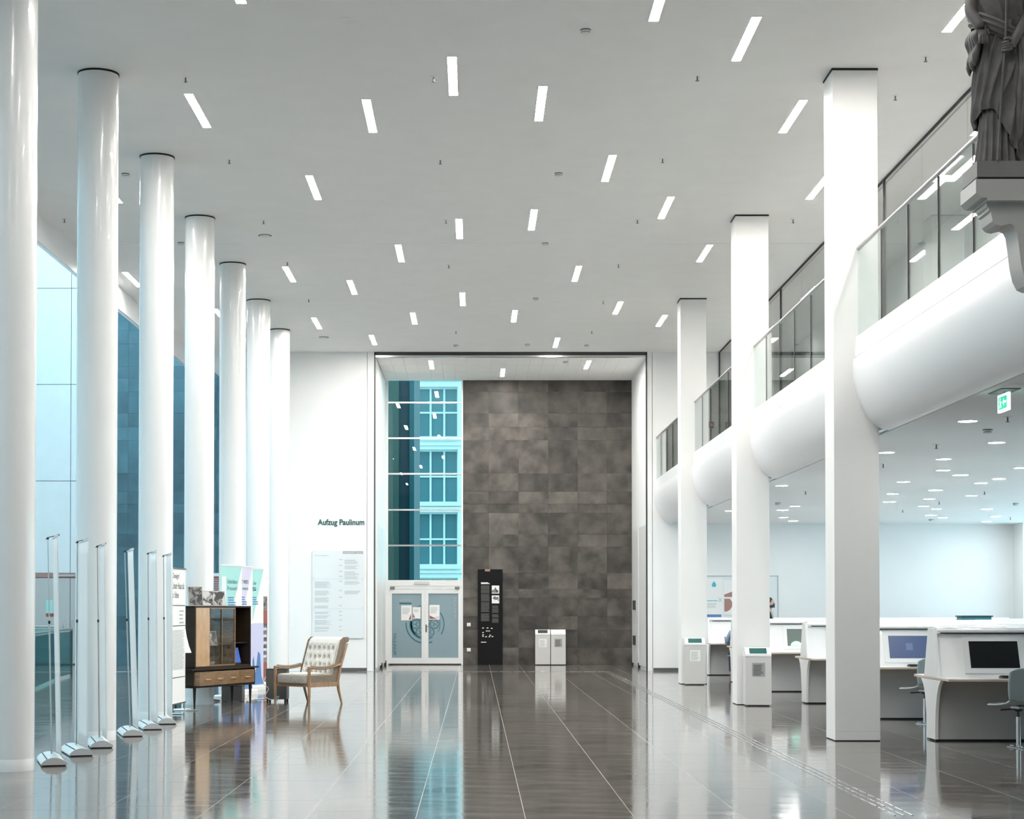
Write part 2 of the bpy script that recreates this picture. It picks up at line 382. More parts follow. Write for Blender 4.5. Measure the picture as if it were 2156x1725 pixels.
# glazing over the double door, niche left
wn = sempty('window_1', (-1.34, YB, 0))
def wbox(n, m, x0, x1, y0, y1, z0, z1, p=wn): return MB().box(x0, x1, y0, y1, z0, z1).build(n, m, p, world=True)
wbox('window_frame', 'alu_white', -2.40, -2.32, YB-.05, YB+.1, 0, 7.533)
wbox('window_frame', 'alu_white', -.375, -.335, YB-.05, YB+.1, 0, 7.533)
wbox('transom', 'alu_white', -2.32, -.375, YB-.06, YB+.1, 2.08, 2.235)
wbox('sign_box', 'bin_grey', -1.62, -1.22, YB-.09, YB-.06, 2.13, 2.2)
zs = [2.235, 3.151, 4.094, 5.05, 5.995, 6.941, 7.533]
for i in range(6):
    wbox('window_pane', 'teal_glass', -2.32, -.375, YB+.02, YB+.032, zs[i], zs[i+1])
    if i: wbox('glazing_bar', 'steel', -2.32, -.375, YB-.02, YB+.05, zs[i]-.022, zs[i]+.022)
dr = sempty('door_1', (-1.34, YB, 0))
for x0, x1, z0, z1 in ((-2.32, -2.265, 0, 2.08), (-.43, -.375, 0, 2.08), (-2.265, -.43, 2.0, 2.08)):
    MB().box(x0, x1, YB-.05, YB+.06, z0, z1).build('door_frame', 'alu_white', dr, world=True)
panes = [(-2.215, -1.43), (-1.25, -.46)]; leafx = [(-2.262, -1.342), (-1.338, -.433)]
for (gx0, gx1), (lx0, lx1) in zip(panes, leafx):
    lf = MB()
    lf.box(lx0, gx0, YB-.04, YB+.02, .03, 1.995); lf.box(gx1, lx1, YB-.04, YB+.02, .03, 1.995)
    lf.box(gx0, gx1, YB-.04, YB+.02, .03, .18); lf.box(gx0, gx1, YB-.04, YB+.02, 1.88, 1.995)
    leaf = lf.build('door_leaf', 'alu_white', dr, world=True)
    MB().box(gx0, gx1, YB-.015, YB+.0, .18, 1.88).build('door_pane', 'frosted', leaf, world=True)
    # etched rose window and lettering printed on the frosted pane
    b = MB(); cx, cz = -1.338, 1.07
    def arc(x, z, r, w_, a0, a1, n=60):
        for i in range(n):
            t0 = math.radians(a0+(a1-a0)*i/n); t1 = math.radians(a0+(a1-a0)*(i+1)/n)
            P = [(x+q*math.cos(t), z+q*math.sin(t)) for q, t in ((r-w_/2, t0), (r+w_/2, t0), (r+w_/2, t1), (r-w_/2, t1))]
            if all(gx0 < p[0] < gx1 and .18 < p[1] < 1.88 for p in P): b.add([(p[0], YB-.018, p[1]) for p in P], [(0, 1, 2, 3)])
    arc(cx, cz, .50, .03, 175, 292, 90); arc(cx, cz, .50, .024, -32, 38); arc(cx, cz, .50, .02, 60, 120)
    arc(cx, cz, .385, .05, 165, 250); arc(cx, cz, .395, .022, 250, 300); arc(cx, cz, .395, .016, -30, 25); arc(cx, cz, .36, .05, 170, 225)
    arc(cx, cz, .10, .018, 0, 360, 30)
    for q in range(6):
        a = math.radians(60*q); px, pz = cx+.245*math.cos(a), cz+.245*math.sin(a); arc(px, pz, .118, .016, 0, 360, 40)
        for d in (0, 120, 240): arc(px+.06*math.cos(a+math.radians(d+60)), pz+.06*math.sin(a+math.radians(d+60)), .05, .01, 0, 360, 24)
    b.build('etched_rose', 'ink_teal', leaf, world=True)
    t = text_mb('PAULINUM', .56, .085, .002, 0)      # reads mirrored and sideways from inside the hall
    t.xf(Matrix(((0, 0, 1, 0), (0, 1, 0, 0), (-1, 0, 0, 0), (0, 0, 0, 1))))
    t.xf(Matrix.Translation((gx0+.03, YB-.018, .82) if gx0 < -2 else (gx1-.13, YB-.018, 1.78)))
    t.build('etched_lettering', 'ink_grey' if gx0 > -2 else 'ink_teal', leaf, world=True)
MB().box(-2.02, -1.70, YB-.017, YB-.0165, 1.60, 1.64).build('printed_bar', 'ink_teal', dr, world=True)
text_mb('UNIVERSITAT', .30, .05).xf(Matrix.Translation((-2.02, YB-.016, 1.68))).build('etched_lettering', 'ink_grey', dr, world=True)
MB().box(-2.27, -.43, YB-.03, YB+.04, 0, .028).build('threshold', 'dark_steel', dr, world=True)
h = MB().tube([(-1.31, YB-.04, 1.02), (-1.31, YB-.1, 1.02), (-1.2, YB-.1, 1.025)], .012, 8); h.box(-1.33, -1.29, YB-.05, YB-.038, .86, 1.06)
h.build('door_handle', 'chrome', dr, 40, world=True)
for x in (-2.26, -.55): MB().box(x, x+.12, YB-.075, YB-.05, 1.995, 2.06).build('door_closer', 'plinth_grey', dr, world=True)
for x in (-2.3, -.47): MB().box(x, x+.09, YB-.09, YB-.03, .005, .03).build('floor_pivot', 'plastic_black', dr, world=True)

# side aisle end: stone slabs, blue panel wall and its double doors
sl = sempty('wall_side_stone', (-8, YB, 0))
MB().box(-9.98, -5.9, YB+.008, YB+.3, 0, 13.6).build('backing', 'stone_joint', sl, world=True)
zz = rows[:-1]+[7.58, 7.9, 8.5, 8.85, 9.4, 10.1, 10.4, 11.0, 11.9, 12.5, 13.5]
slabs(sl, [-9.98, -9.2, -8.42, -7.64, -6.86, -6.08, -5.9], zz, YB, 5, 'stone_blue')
pl = sempty('wall_side_panel', (-11.7, YB, 0))
MB().box(-13.6, -9.98, YB+.01, YB+.3, 0, 13.6).build('backing', 'plinth_grey', pl, world=True)
pz = [2.42, 4.86, 7.42, 9.98, 12.54]; pxs = [-13.4, -12.33, -10.72, -9.99]
for i in range(3):
    for j in range(4): MB().box(pxs[i]+.008, pxs[i+1]-.008, YB-.02, YB, pz[j]+.008, pz[j+1]-.008).build('wall_panel', 'panel_blue', pl, world=True)
    MB().box(pxs[i]+.008, pxs[i+1]-.008, YB-.02, YB, pz[4]+.008, 13.55).build('wall_panel', 'panel_blue', pl, world=True)
d2 = sempty('door_2', (-11.7, YB, 0))
MB().box(-13.4, -9.99, YB-.02, YB+.01, 2.31, 2.42).build('door_header', 'print_brown', d2, world=True)
MB().box(-11.1, -10.5, YB-.05, YB-.02, 2.33, 2.38).build('door_closer', 'steel', d2, world=True)
for x0, x1 in ((-13.4, -12.33), (-12.31, -10.725), (-10.71, -9.99)):
    MB().box(x0, x1, YB-.03, YB+.01, .03, 2.29).build('door_leaf', 'door_grey', d2, world=True)
for x in (-10.86, -10.66): MB().tube([(x, YB-.03, 1.16), (x, YB-.07, 1.14), (x, YB-.07, .92), (x, YB-.03, .9)], .018, 8).build('door_handle', 'chrome', d2, 40, world=True)

# light well: outer wall, far walls, glazed roof
struct(MB().box(-13.6, -13.4, -3.2, 48.2, 0, 13.6).build('wall_left', 'panel_blue'))
struct(MB().box(-13.6, 13.0, -3.4, -3.2, 0, 13.6).build('wall_rear', 'behind_dark'))
rf = sempty('window_roof', (-10, 20, 13.6))
for i in range(17):
    y0 = -3.2+i*3.0; MB().box(-13.4, XL-.1, y0, y0+2.94, 13.6, 13.61).build('roof_pane', 'sky_glass', rf, world=True)
    MB().box(-13.4, XL-.1, y0+2.94, y0+3.0, 13.5, 13.66).build('roof_beam', 'steel', rf, world=True)

# right side: lower ceiling, walls, mezzanine
struct(MB().box(4.69, 13.0, -3.2, YW, 3.5, 4.2).build('ceiling_lower', 'lower_ceiling'))
struct(MB().box(4.8, 7.55, -3.2, YW, 4.2, 4.44).build('floor_mezzanine', 'plinth_grey'))
struct(MB().box(4.672, 4.69, -3.2, YW, 3.52, 3.53).build('trim_2', 'label_grey'))
wr = sempty('wall_right', (12.9, 20, 0))
MB().box(12.83, 13.0, 42.3, YW, 0, 3.5).build('plaster_panel', 'white_wall', wr, world=True)
MB().box(12.83, 13.0, -3.2, 18, 0, 3.5).build('plaster_panel', 'white_wall', wr, world=True)
MB().box(12.83, 13.0, 18, 42.3, 0, .35).build('plaster_panel', 'white_wall', wr, world=True)
w3 = sempty('window_2', (12.9, 30, .35))
for i in range(9):
    y0 = 18+i*2.7; MB().box(12.9, 12.91, y0+.03, y0+2.67, .35, 3.5).build('window_pane', 'side_glass', w3, world=True)
    MB().box(12.85, 12.97, y0-.03, y0+.03, .35, 3.5).build('window_frame', 'alu_white', w3, world=True)
struct(MB().box(7.45, 7.55, -3.2, YW, 4.44, H).build('wall_mezzanine', 'inner_wall'))
prof = [(4.85, 4.56), (4.294, 4.56), (4.285, 4.335), (4.30, 4.325), (4.27, 4.315), (4.258, 4.24), (4.257, 4.165), (4.268, 4.06), (4.288, 3.95), (4.317, 3.862), (4.36, 3.755), (4.415, 3.665), (4.48, 3.59), (4.55, 3.54), (4.62, 3.512), (4.672, 3.505), (4.685, 3.52), (4.685, 3.6)]
fa = sempty('trim_3', (4.5, 28, 3.5))
segs = [(9.0, 12.74), (13.25, 20.35), (20.86, 27.97), (28.48, 35.55), (36.06, YW)]
for a, b_ in segs:
    MB().prism(prof, 'y', a-(.0 if a > 10 else 12), b_).build('balcony_fascia', 'balcony_white', fa, 28, world=True)
struct(MB().box(4.6, 4.85, -3.0, YW, 3.52, 4.5).build('trim_4', 'balcony_white'))
# railings
ordbay = {1: 'nearest bay, behind the statue', 2: 'between nearest and middle square columns', 3: 'bay beyond the middle square column', 4: 'last bay, against the end wall'}
for bi, (a, b_) in enumerate(segs):
    if bi == 0: continue
    t = thing('glass_railing', 'frameless glass railing with round handrail, '+ordbay[bi], 'railing', (4.33, (a+b_)/2, 4.56), 0, 'balcony railings')
    L_ = b_-a; n = 6
    for i in range(n):
        y0 = a+L_*i/n+.006; y1 = a+L_*(i+1)/n-.006
        MB().box(4.322, 4.336, y0, y1, 4.56, 5.545).build('glass_pane', 'clear_glass', t, world=True)
        if i: MB().box(4.318, 4.340, y0-.012, y0, 4.56, 5.54).build('joint', 'dark_steel', t, world=True)
    MB().cyl((4.329, a+.02, 5.567), (4.329, b_-.02, 5.567), .024, n=14).build('handrail', 'rail_steel', t, 40, world=True)
# glazed partition along the gallery
gp = thing('glass_partition', 'full-height glass partition with black tracks along the upper gallery', 'partition', (5.83, 28, 4.44))
for i in range(16):
    y0 = 8.2+i*2.18; MB().box(5.825, 5.837, y0+.01, y0+2.17, 4.47, H-.05).build('glass_pane', 'dark_glass', gp, world=True)
    if i % 4 == 0: MB().box(5.81, 5.85, y0-.02, y0+.01, 4.44, H-.02).build('post', 'dark_steel', gp, world=True)
MB().box(5.815, 5.84, 8.2, YW, H-.03, H-.002).build('top_track', 'shadow_black', gp, world=True)
MB().box(5.90, 5.91, 8.2, YW, H-.02, H-.002).build('top_track', 'label_grey', gp, world=True)
MB().box(5.80, 5.86, 8.2, YW, 4.44, 4.50).build('bottom_track', 'dark_steel', gp, world=True)
MB().box(5.81, 5.85, YW-.04, YW-.005, 4.44, H-.02).build('post', 'dark_steel', gp, world=True)
fa2 = thing('fire_alarm_box', 'small red alarm box on the gallery end wall seen through the railing', 'alarm', (5.62, YW, 5.85))
MB().cbox(5.56, 5.68, YW-.05, YW, 5.8, 5.95).build('housing', 'red_box', fa2, world=True)
MB().box(5.59, 5.65, YW-.056, YW-.05, 5.84, 5.91).build('button_plate', 'paper', fa2, world=True)

# ------------------------------------------------------------------ columns
rl = ['nearest white round column, cut by the left picture edge', 'second white round column, behind the first display stands', 'third white round column from the camera, behind the white stands',
      'fourth white round column, behind the dark cabinet', 'fifth white round column, behind the turquoise banner', 'sixth white round column from the camera', 'last white round column, before the lettered end wall']
c0 = None
for i in range(7):
    y = 16.75+3.815*i
    if c0 is None:
        c0 = thing('round_column', rl[0], 'column', (-4.325, y, 0), 0, 'round columns along the light well')
        MB().lathe([(.23, .11), (.23, H-.022)], n=64).build('shaft', 'column_paint', c0, 40)
        MB().lathe([(.2315, .0), (.2315, .105), (.229, .11)], n=64).build('base_band', 'column_paint', c0, 40)
        MB().lathe([(.236, H-.022), (.236, H-.001)], n=64).build('shadow_gap', 'shadow_black', c0, 40)
    else: dup(c0, (-4.325, y, 0), rl[i])
sl_ = ['square white column carrying the dark statue, beyond the right picture edge', 'nearest full square white column, before the first computer desks', 'middle square white column with a bin at its foot', 'farthest free square white column with a bin before it']
q0 = None
for i, y in enumerate((12.74, 20.35, 27.97, 35.55)):
    if q0 is None:
        q0 = thing('square_column', sl_[0], 'column', (4.30, y+.255, 0), 0, 'square columns along the gallery')
        MB().cbox(-.255, .255, -.255, .255, .11, H-.022, .004).build('shaft', 'pier_paint', q0)
        MB().cbox(-.2555, .2555, -.2555, .2555, .012, .108, .003).build('base_band', 'pier_paint', q0)
        MB().box(-.25, .25, -.25, .25, 0, .012).build('shadow_gap', 'shadow_black', q0)
        MB().box(-.262, .262, -.262, .262, H-.022, H-.001).build('shadow_gap', 'shadow_black', q0)
    else: dup(q0, (4.30, y+.255, 0), sl_[i])

# ------------------------------------------------------------------ ceiling fixtures
strips = [(-.265,19.92),(.79,21.05),(-1.32,21.6),(-3.42,21.36),(1.853,24.27),(-2.36,25.42),(2.91,26.74),(-.265,28.28),(.90,27.6),(-1.31,30.29),(-3.42,32.25),(-2.36,33.6),(1.85,32.19),(3.95,30.29),(-.26,34.92),
          (-1.31,37.3),(-3.42,37.95),(.81,37.0),(2.90,35.95),(3.96,37.6),(-2.345,40.35),(1.86,40.77),(3.95,21.62),(4.99,25.4),(2.91,18.56),(1.853,17.19),(5.0,17.55),(-2.37,16.64),(-5.385,25.65),(-6.40,32.78),(-5.34,36.8),(6.45,21.75),(6.55,24.3),(6.5,29.3),(6.5,34.2),(6.5,39.0),(6.5,15.0)]  # final entries: unseen gallery strips added to brighten the space behind the partition
fx = sorted(set(round((x+6.4)/1.05) for x, y in strips))
def nth(n): return ORD[n]
s0 = None
for x, y in sorted(strips):
    f = round((x+6.4)/1.05); mates = sorted(q[1] for q in strips if round((q[0]+6.4)/1.05) == f); nn = mates.index(y)+1
    lab = 'glowing slot light, %s along the %s ceiling file from the left' % (nth(nn) if len(mates) > 1 else 'only one', nth(fx.index(f)+1))
    if s0 is None:
        s0 = thing('ceiling_light', lab, 'light', (x, y+.75, H), 0, 'slot lights in the hall ceiling')
        fb_ = MB()
        for q_ in ((-.056, -.05, -.756, .756), (.05, .056, -.756, .756), (-.05, .05, -.756, -.75), (-.05, .05, .75, .756)): fb_.box(*q_, -.007, 0)
        fb_.build('trim_frame', 'ceiling_white', s0)
        MB().box(-.05, .05, -.75, .75, -.003, -.0005).build('diffuser', 'lamp', s0)
    else: dup(s0, (x, y+.75, H), lab)
for i, (x, y) in enumerate(((-1.1, 43.9), (.69, 45.4), (2.77, 43.9))):
    dup(s0, (x, y+.75, 7.533), ('leftmost', 'middle', 'rightmost')[i]+' glowing slot light in the panelled niche ceiling')['group'] = 'slot lights in the niche ceiling'
for x, y in ((-3.4, 13.2), (-.27, 12.6), (2.9, 13.6), (1.85, 9.0), (-3.4, 6.4), (3.95, 6.0), (-.27, 3.0)):  # unseen strips added to brighten the faces turned to the camera
    dup(s0, (x, y, H), 'unseen slot light added to brighten the near part of the hall')['group'] = 'added slot lights out of the picture'
spr = [(-3.347,20.7),(-.485,20.69),(2.55,20.65),(4.997,19.92),(5.013,21.44),(-3.364,24.52),(-.484,24.55),(2.546,24.47),(-6.471,28.28),(-3.351,28.39),(-.469,28.35),(2.551,28.35),(5.003,28.32),(-3.335,31.83),(-.48,32.1),(2.544,32.05),(-3.311,35.67),(2.543,35.89),(2.566,39.78),(-.437,39.78)]
s1 = None
def sprinkler(label):
    t = thing('sprinkler', label, 'sprinkler', (0, 0, 0), 0, 'sprinkler heads in the hall ceiling')
    MB().lathe([(.04, -.006), (.045, 0)], n=16).build('rosette', 'ceiling_white', t, 30)
    b = MB().cyl((0, 0, -.006), (0, 0, -.055), .009, n=8); b.lathe([(.022, -.058), (.022, -.055)], n=12)
    b.build('nozzle', 'plinth_grey', t, 30); return t
spy = sorted(set(round(y/3.83) for x, y in spr))
for x, y in sorted(spr, key=lambda p: p[1]):
    r_ = round(y/3.83); mates = sorted(q[0] for q in spr if round(q[1]/3.83) == r_)
    lab = 'tiny ceiling sprinkler, %s from the left in the %s cross row' % (nth(mates.index(x)+1), nth(spy.index(r_)+1))
    if s1 is None: s1 = sprinkler(lab); s1.location = (x, y, H)
    else: dup(s1, (x, y, H), lab)
lsp = [(5.558,18.82),(5.623,21.995),(5.643,24.96),(5.646,30.86),(8.696,33.83),(8.691,36.7),(8.729,30.93),(11.77,39.7)]
lsp_l = ['nearest, beside the exit sign','second, beyond the smoke detector','beside the nearest square column','between the two nearer square columns','deep in the computer room, middle of three','deep in the computer room, farthest of three','deep in the computer room, nearest of three','in the far right corner']
for (x, y), l in zip(lsp, lsp_l): dup(s1, (x, y, 3.5), 'tiny sprinkler in the low ceiling, '+l)['group'] = 'sprinklers in the low ceiling'
def smoke(label):
    t = thing('smoke_detector', label, 'detector', (0, 0, 0), 0, 'smoke detectors')
    MB().lathe([(.052, -.012), (.058, 0)], n=24).build('base_ring', 'plinth_grey', t, 30)
    MB().lathe([(.03, -.05), (.046, -.044), (.05, -.03), (.05, -.012)], n=24).build('head', 'alu_white', t, 30)
    MB().lathe([(.051, -.034), (.051, -.03)], n=24).build('vent_slot', 'plastic_black', t, 30); return t
sm = [(1.164,18.99,H,'nearest of the four on the hall centre file'),(1.167,25.3,H,'second of the centre file'),(1.167,30.17,H,'third of the centre file, on the ceiling joint'),(1.187,35.56,H,'fourth of the centre file'),(-4.94,25.33,H,'between the first round columns'),(-4.94,30.13,H,'between the third and fourth round columns'),
      (-.46,41.94,H,'near the portal, left one of three'),(1.2,41.8,H,'near the portal, middle one of three'),(2.583,41.94,H,'near the portal, right one of three'),(5.736,20.18,3.5,'in the low ceiling near the exit sign'),(5.75,34.3,3.5,'in the low ceiling behind the middle square column'),(10.28,40.7,3.5,'in the far low ceiling, deepest one'),(10.31,34.42,3.5,'in the low ceiling at the right picture edge'),(2.2,44.1,7.533,'in the niche ceiling')]
s2 = None
for x, y, z, l in sm:
    l = 'small white smoke detector '+l
    if s2 is None: s2 = smoke(l); s2.location = (x, y, z)
    else: dup(s2, (x, y, z), l)
dc = None
for x, y, l in ((-1.344,18.686,'nearest, at the top picture edge'),(-1.341,26.47,'second from the camera'),(-1.337,33.84,'third from the camera'),(-1.355,41.2,'farthest, before the portal')):
    l = 'flush round speaker grille in the hall ceiling, '+l
    if dc is None:
        dc = thing('speaker_grille', l, 'speaker', (x, y, H), 0, 'ceiling speakers')
        MB().lathe([(.085, -.003), (.10, -.006), (.105, 0)], n=32).build('rim', 'ceiling_white', dc, 30)
        MB().lathe([(.083, -.002), (.084, 0)], n=32).build('grille', 'label_grey', dc, 30)
    else: dup(dc, (x, y, H), l)
for x, y, l in ((-3.464,29.55,'domed access point on the ceiling near the fourth round column'),(-3.432,40.69,'domed access point on the ceiling near the last round column')):
    t = thing('ceiling_dome', l, 'detector', (x, y, H), 0, 'ceiling domes')
    MB().lathe([(.105, -.012), (.11, 0)], n=32).build('base_ring', 'plinth_grey', t, 30)
    MB().lathe([(.03, -.05), (.07, -.042), (.09, -.012)], n=32).build('dome', 'alu_white', t, 30)
dls = [(5.256,19.244,.098),(5.276,23.147,.097),(6.288,21.75,.085),(6.274,24.167,.085),(6.776,26.125,.085),(7.281,27.08,.116),(6.774,28.546,.085),(8.082,27.85,.085),(8.075,28.816,.085),(7.294,31.533,.085),(7.794,30.549,.117),(8.814,32.049,.085),(7.779,33.911,.115),(8.304,33.013,.085),(8.795,35.398,.085),(9.287,36.336,.082),(9.795,38.802,.119),(10.309,39.816,.085),(10.323,36.432,.117),(11.335,39.302,.117),(11.817,41.691,.115),(7.775,25.684,.08),(4.995,29.435,.085),(6.266,35.398,.085),(6.258,36.774,.112),(6.788,39.758,.085),(7.27,41.314,.114),(5.227,37.063,.085)]
small = None; big = None; k = 0
dls.sort(key=lambda d: d[1])
for i, (x, y, r_) in enumerate(dls):
    f = round((x-5.0)/.505); mates = sorted(d[1] for d in dls if round((d[0]-5.0)/.505) == f); lab = '%s round downlight, %s along the %s low-ceiling file from the left' % ('wide' if r_ > .1 else 'small', nth(mates.index(y)+1) if len(mates) > 1 else 'only one', nth(sorted(set(round((d[0]-5.0)/.505) for d in dls)).index(f)+1))
    src = big if r_ > .1 else small
    if src is None:
        t = thing('downlight', lab, 'light', (x, y, 3.5), 0, 'round downlights in the low ceiling')
        MB().lathe([(r_+.001, -.001), (r_+.001, -.008), (r_+.012, -.008), (r_+.014, 0)], n=32).build('rim', 'lower_ceiling', t, 30)
        MB().lathe([(r_, -.004), (r_, -.0015)], n=32).build('diffuser', 'down_lamp', t, 30)
        if r_ > .1: big = t
        else: small = t
    else: dup(src, (x, y, 3.5), lab)
ex = thing('exit_sign', 'green and white illuminated escape sign hanging from the low ceiling', 'sign', (4.87, 16.6, 3.5))
MB().box(4.78, 4.96, 16.38, 16.80, 3.492, 3.4995).build('ceiling_plate', 'plinth_grey', ex, world=True)
MB().cyl((4.87, 16.6, 3.49), (4.87, 16.6, 3.47), .012).build('stem', 'steel', ex, world=True)
MB().cbox(4.858, 4.882, 16.43, 16.77, 3.31, 3.475, .003).build('sign_panel', 'exit_white', ex, world=True)
for s in (-1, 1):
    X = 4.87+s*.0128; MB().box(min(X, X+s*.001), max(X, X+s*.001), 16.47, 16.73, 3.335, 3.45).build('green_field', 'exit_green', ex, world=True)
    X2 = X+s*.0014; b = MB()
    b.prism([(16.49, 3.385), (16.56, 3.385), (16.56, 3.36), (16.60, 3.395), (16.56, 3.43), (16.56, 3.405), (16.49, 3.405)], 'x', X2, X2+s*.0005)
    b.prism([(16.64, 3.35), (16.655, 3.35), (16.665, 3.385), (16.69, 3.35), (16.705, 3.35), (16.68, 3.395), (16.70, 3.41), (16.69, 3.42), (16.66, 3.40), (16.64, 3.41), (16.63, 3.40), (16.65, 3.39)], 'x', X2, X2+s*.0005)
    b.cyl((X2, 16.675, 3.43), (X2+s*.0005, 16.675, 3.43), .011, n=12)
    b.build('running_figure', 'exit_white', ex, world=True)

# ------------------------------------------------------------------ lettering and boards on the end wall
tag(text_mb('Aufzug Paulinum', 1.115, .185, 0, .03).xf(Matrix.Translation((-3.775, YW-.006, 3.435))).add([], []).build('wall_lettering', 'ink_green'), 'dark green wall lettering reading Aufzug Paulinum', 'lettering')
db = thing('directory_board', 'pale glass directory board of three panels below the wall lettering', 'sign', (-3.28, YW, .77))
for z0, z1 in ((.775, 1.478), (1.484, 2.19), (2.196, 2.865)):
    MB().box(-3.9, -2.66, YW-.03, YW-.022, z0, z1).build('glass_panel', 'paper_bluish', db, world=True)
    for x in (-3.86, -2.70):
        for z in (z0+.03, z1-.03): MB().cyl((x, YW-.036, z), (x, YW, z), .009, n=8).build('standoff', 'ink_light', db, world=True)
MB().box(-3.9, -2.66, YW-.029, YW-.024, 1.478, 1.484).build('panel_edge', 'print_turquoise', db, world=True)
MB().box(-3.9, -2.66, YW-.029, YW-.024, 2.19, 2.196).build('panel_edge', 'print_turquoise', db, world=True)
MB().box(-3.17, -2.69, YW-.0325, YW-.0305, 2.79, 2.85).build('name_bar', 'label_grey', db, world=True)
text_mb('UNIVERSITÄT LEIPZIG', .45, .036).xf(Matrix.Translation((-3.155, YW-.032, 2.80))).build('name_lettering', 'paper', db, world=True)
text_mb('Neues Augusteum', .33, .035).xf(Matrix.Translation((-3.84, YW-.0305, 2.73))).build('heading', 'ink_light', db, world=True)
b = MB(); yy = YW-.0315
for i, (z1, n) in enumerate(((2.66, 5), (2.52, 4), (2.38, 5), (2.26, 3))): lines_mb(b, -3.13, -2.78, z1-.022*n, z1, n, yy, i, .35); b.box(-3.26, -3.18, yy-.001, yy, z1-.012, z1)
for i, (z1, n) in enumerate(((2.14, 8), (1.92, 6), (1.76, 6), (1.56, 3), (1.42, 3), (1.33, 4), (1.22, 6), (1.06, 3), (.98, 2))): lines_mb(b, -3.84, -3.45, z1-.02*n, z1, n, yy, i+9, .35); b.box(-3.26, -3.19, yy-.001, yy, z1-.012, z1)
for i, (z1, n) in enumerate(((2.15, 4), (1.92, 4))): lines_mb(b, -3.13, -2.75, z1-.022*n, z1, n, yy, i+30, .35)
b.build('fine_print', 'ink_light', db, world=True)

bb = thing('info_panel', 'tall black information panel leaning on the stone niche wall', 'sign', (.38, YB-.06, 0))
MB().cbox(.055, .708, YB-.085, YB-.035, 0, 2.52, .004).build('panel', 'board_black', bb, world=True)
yy = YB-.087
MB().box(.245, .38, YB-.093, yy, 2.465, 2.525).build('sticker', 'print_brown', bb, world=True)
b = MB(); b.box(.14, .37, yy-.001, yy, 2.13, 2.15); b.box(.14, .33, yy-.001, yy, 2.155, 2.175); b.box(.14, .28, yy-.001, yy, .585, .605)
for x, z in ((.17, .96), (.29, .96), (.40, .95), (.27, .88), (.33, .88), (.17, .84), (.17, .78), (.36, .77), (.17, .74), (.25, .73), (.34, .73), (.42, .735)): b.box(x, x+.045, yy-.001, yy, z, z+.022)
b.build('headline_and_logos', 'paper', bb, world=True)
b = MB()
for x0, x1, z1, n in ((.14, .37, 2.10, 7), (.14, .37, 1.99, 7), (.14, .37, 1.87, 13), (.14, .37, 1.66, 18), (.14, .37, 1.36, 14), (.43, .61, 1.57, 5), (.43, .61, 1.49, 8), (.43, .61, 1.34, 6), (.43, .61, 1.23, 8)):
    lines_mb(b, x0, x1, z1-.0148*n, z1, n, yy, n, .5, .12)
b.build('fine_print', 'print_dim', bb, world=True)
for z0, z1, mt in ((1.88, 2.09, 'photo_grey'), (1.62, 1.83, 'photo_grey')):
    MB().box(.425, .62, yy-.002, yy, z0, z1).build('picture', 'paper', bb, world=True)
MB().prism([(.43, 1.90), (.43, 1.96), (.49, 1.99), (.52, 2.06), (.55, 1.99), (.60, 1.95), (.60, 1.90)], 'y', yy-.003, yy-.002).build('picture_shape', 'photo_dark', bb, world=True)
MB().prism([(.44, 1.76), (.50, 1.81), (.55, 1.78), (.60, 1.80), (.61, 1.66), (.57, 1.72), (.50, 1.71)], 'y', yy-.003, yy-.002).build('picture_shape', 'photo_dark', bb, world=True)
for i, (z0, l) in enumerate(((1.016, 'upper white wall switch between the glass door and the black panel'), (.351, 'lower white wall socket beside the glass door'))):
    t = thing('wall_switch', l, 'switch', (-.183, YB-.03, z0)); MB().cbox(-.233, -.133, YB-.045, YB-.02, z0, z0+.09, .006).build('plate', 'paper', t, world=True)
    MB().box(-.213, -.153, YB-.05, YB-.045, z0+.015, z0+.075).build('rocker', 'alu_white', t, world=True)
pn = []
for x0, x1, z0, z1, l, tri in ((-1.97, -1.69, 1.17, 1.565, 'white notice with a dark red corner on the left door leaf', [(.20, .02), (.26, .02), (.26, .17)]), (-1.665, -1.455, 1.22, 1.52, 'notice half behind the middle stile of the glass door', [(.01, .02), (.06, .02), (.01, .15)]), (-1.225, -.955, 1.19, 1.58, 'white notice with a red and blue foot on the right door leaf', [(.01, .02), (.19, .02), (.01, .11)])):
    t = thing('notice', l, 'notice', ((x0+x1)/2, YB-.022, z0), 0, 'paper notices on the glass doors')
    MB().box(x0, x1, YB-.024, YB-.020, z0, z1).build('sheet', 'paper', t, world=True)
    MB().prism([(x0+a, z0+b_) for a, b_ in tri], 'y', YB-.0255, YB-.0245).build('red_corner', 'print_red', t, world=True)
    if x0 > -1.3: MB().prism([(x0+.12, z0+.06), (x0+.19, z0+.02), (x0+.26, z0+.02), (x0+.26, z0+.1)], 'y', YB-.0252, YB-.0244).build('blue_corner', 'print_violet', t, world=True)
    lines_mb(MB(), x0+.03, x1-.04, z0+.17, z1-.05, 9, YB-.0245, 4, .35).build('fine_print', 'ink_grey', t, world=True)
t = thing('notice', 'pale notice with red foot on the grey side doors, seen behind the stands', 'notice', (-11.26, YB-.03, 1.29))
MB().box(-11.35, -11.17, YB-.036, YB-.031, 1.36, 1.71).build('sheet', 'print_turquoise', t, world=True)
MB().box(-11.35, -11.12, YB-.037, YB-.031, 1.27, 1.36).build('red_foot', 'print_red', t, world=True)
t = thing('wall_poster', 'dark reddish poster under a pale strip on the side stone wall', 'poster', (-6.87, YB-.04, 1.6))
MB().box(-7.25, -6.62, YB-.05, YB-.035, 1.7, 2.33).build('sheet', 'print_red', t, world=True); MB().box(-7.25, -6.62, YB-.05, YB-.035, 2.335, 2.42).build('header', 'paper', t, world=True)
lines_mb(MB(), -7.2, -6.65, 1.75, 2.3, 12, YB-.051, 2).build('fine_print', 'ink_grey', t, world=True)

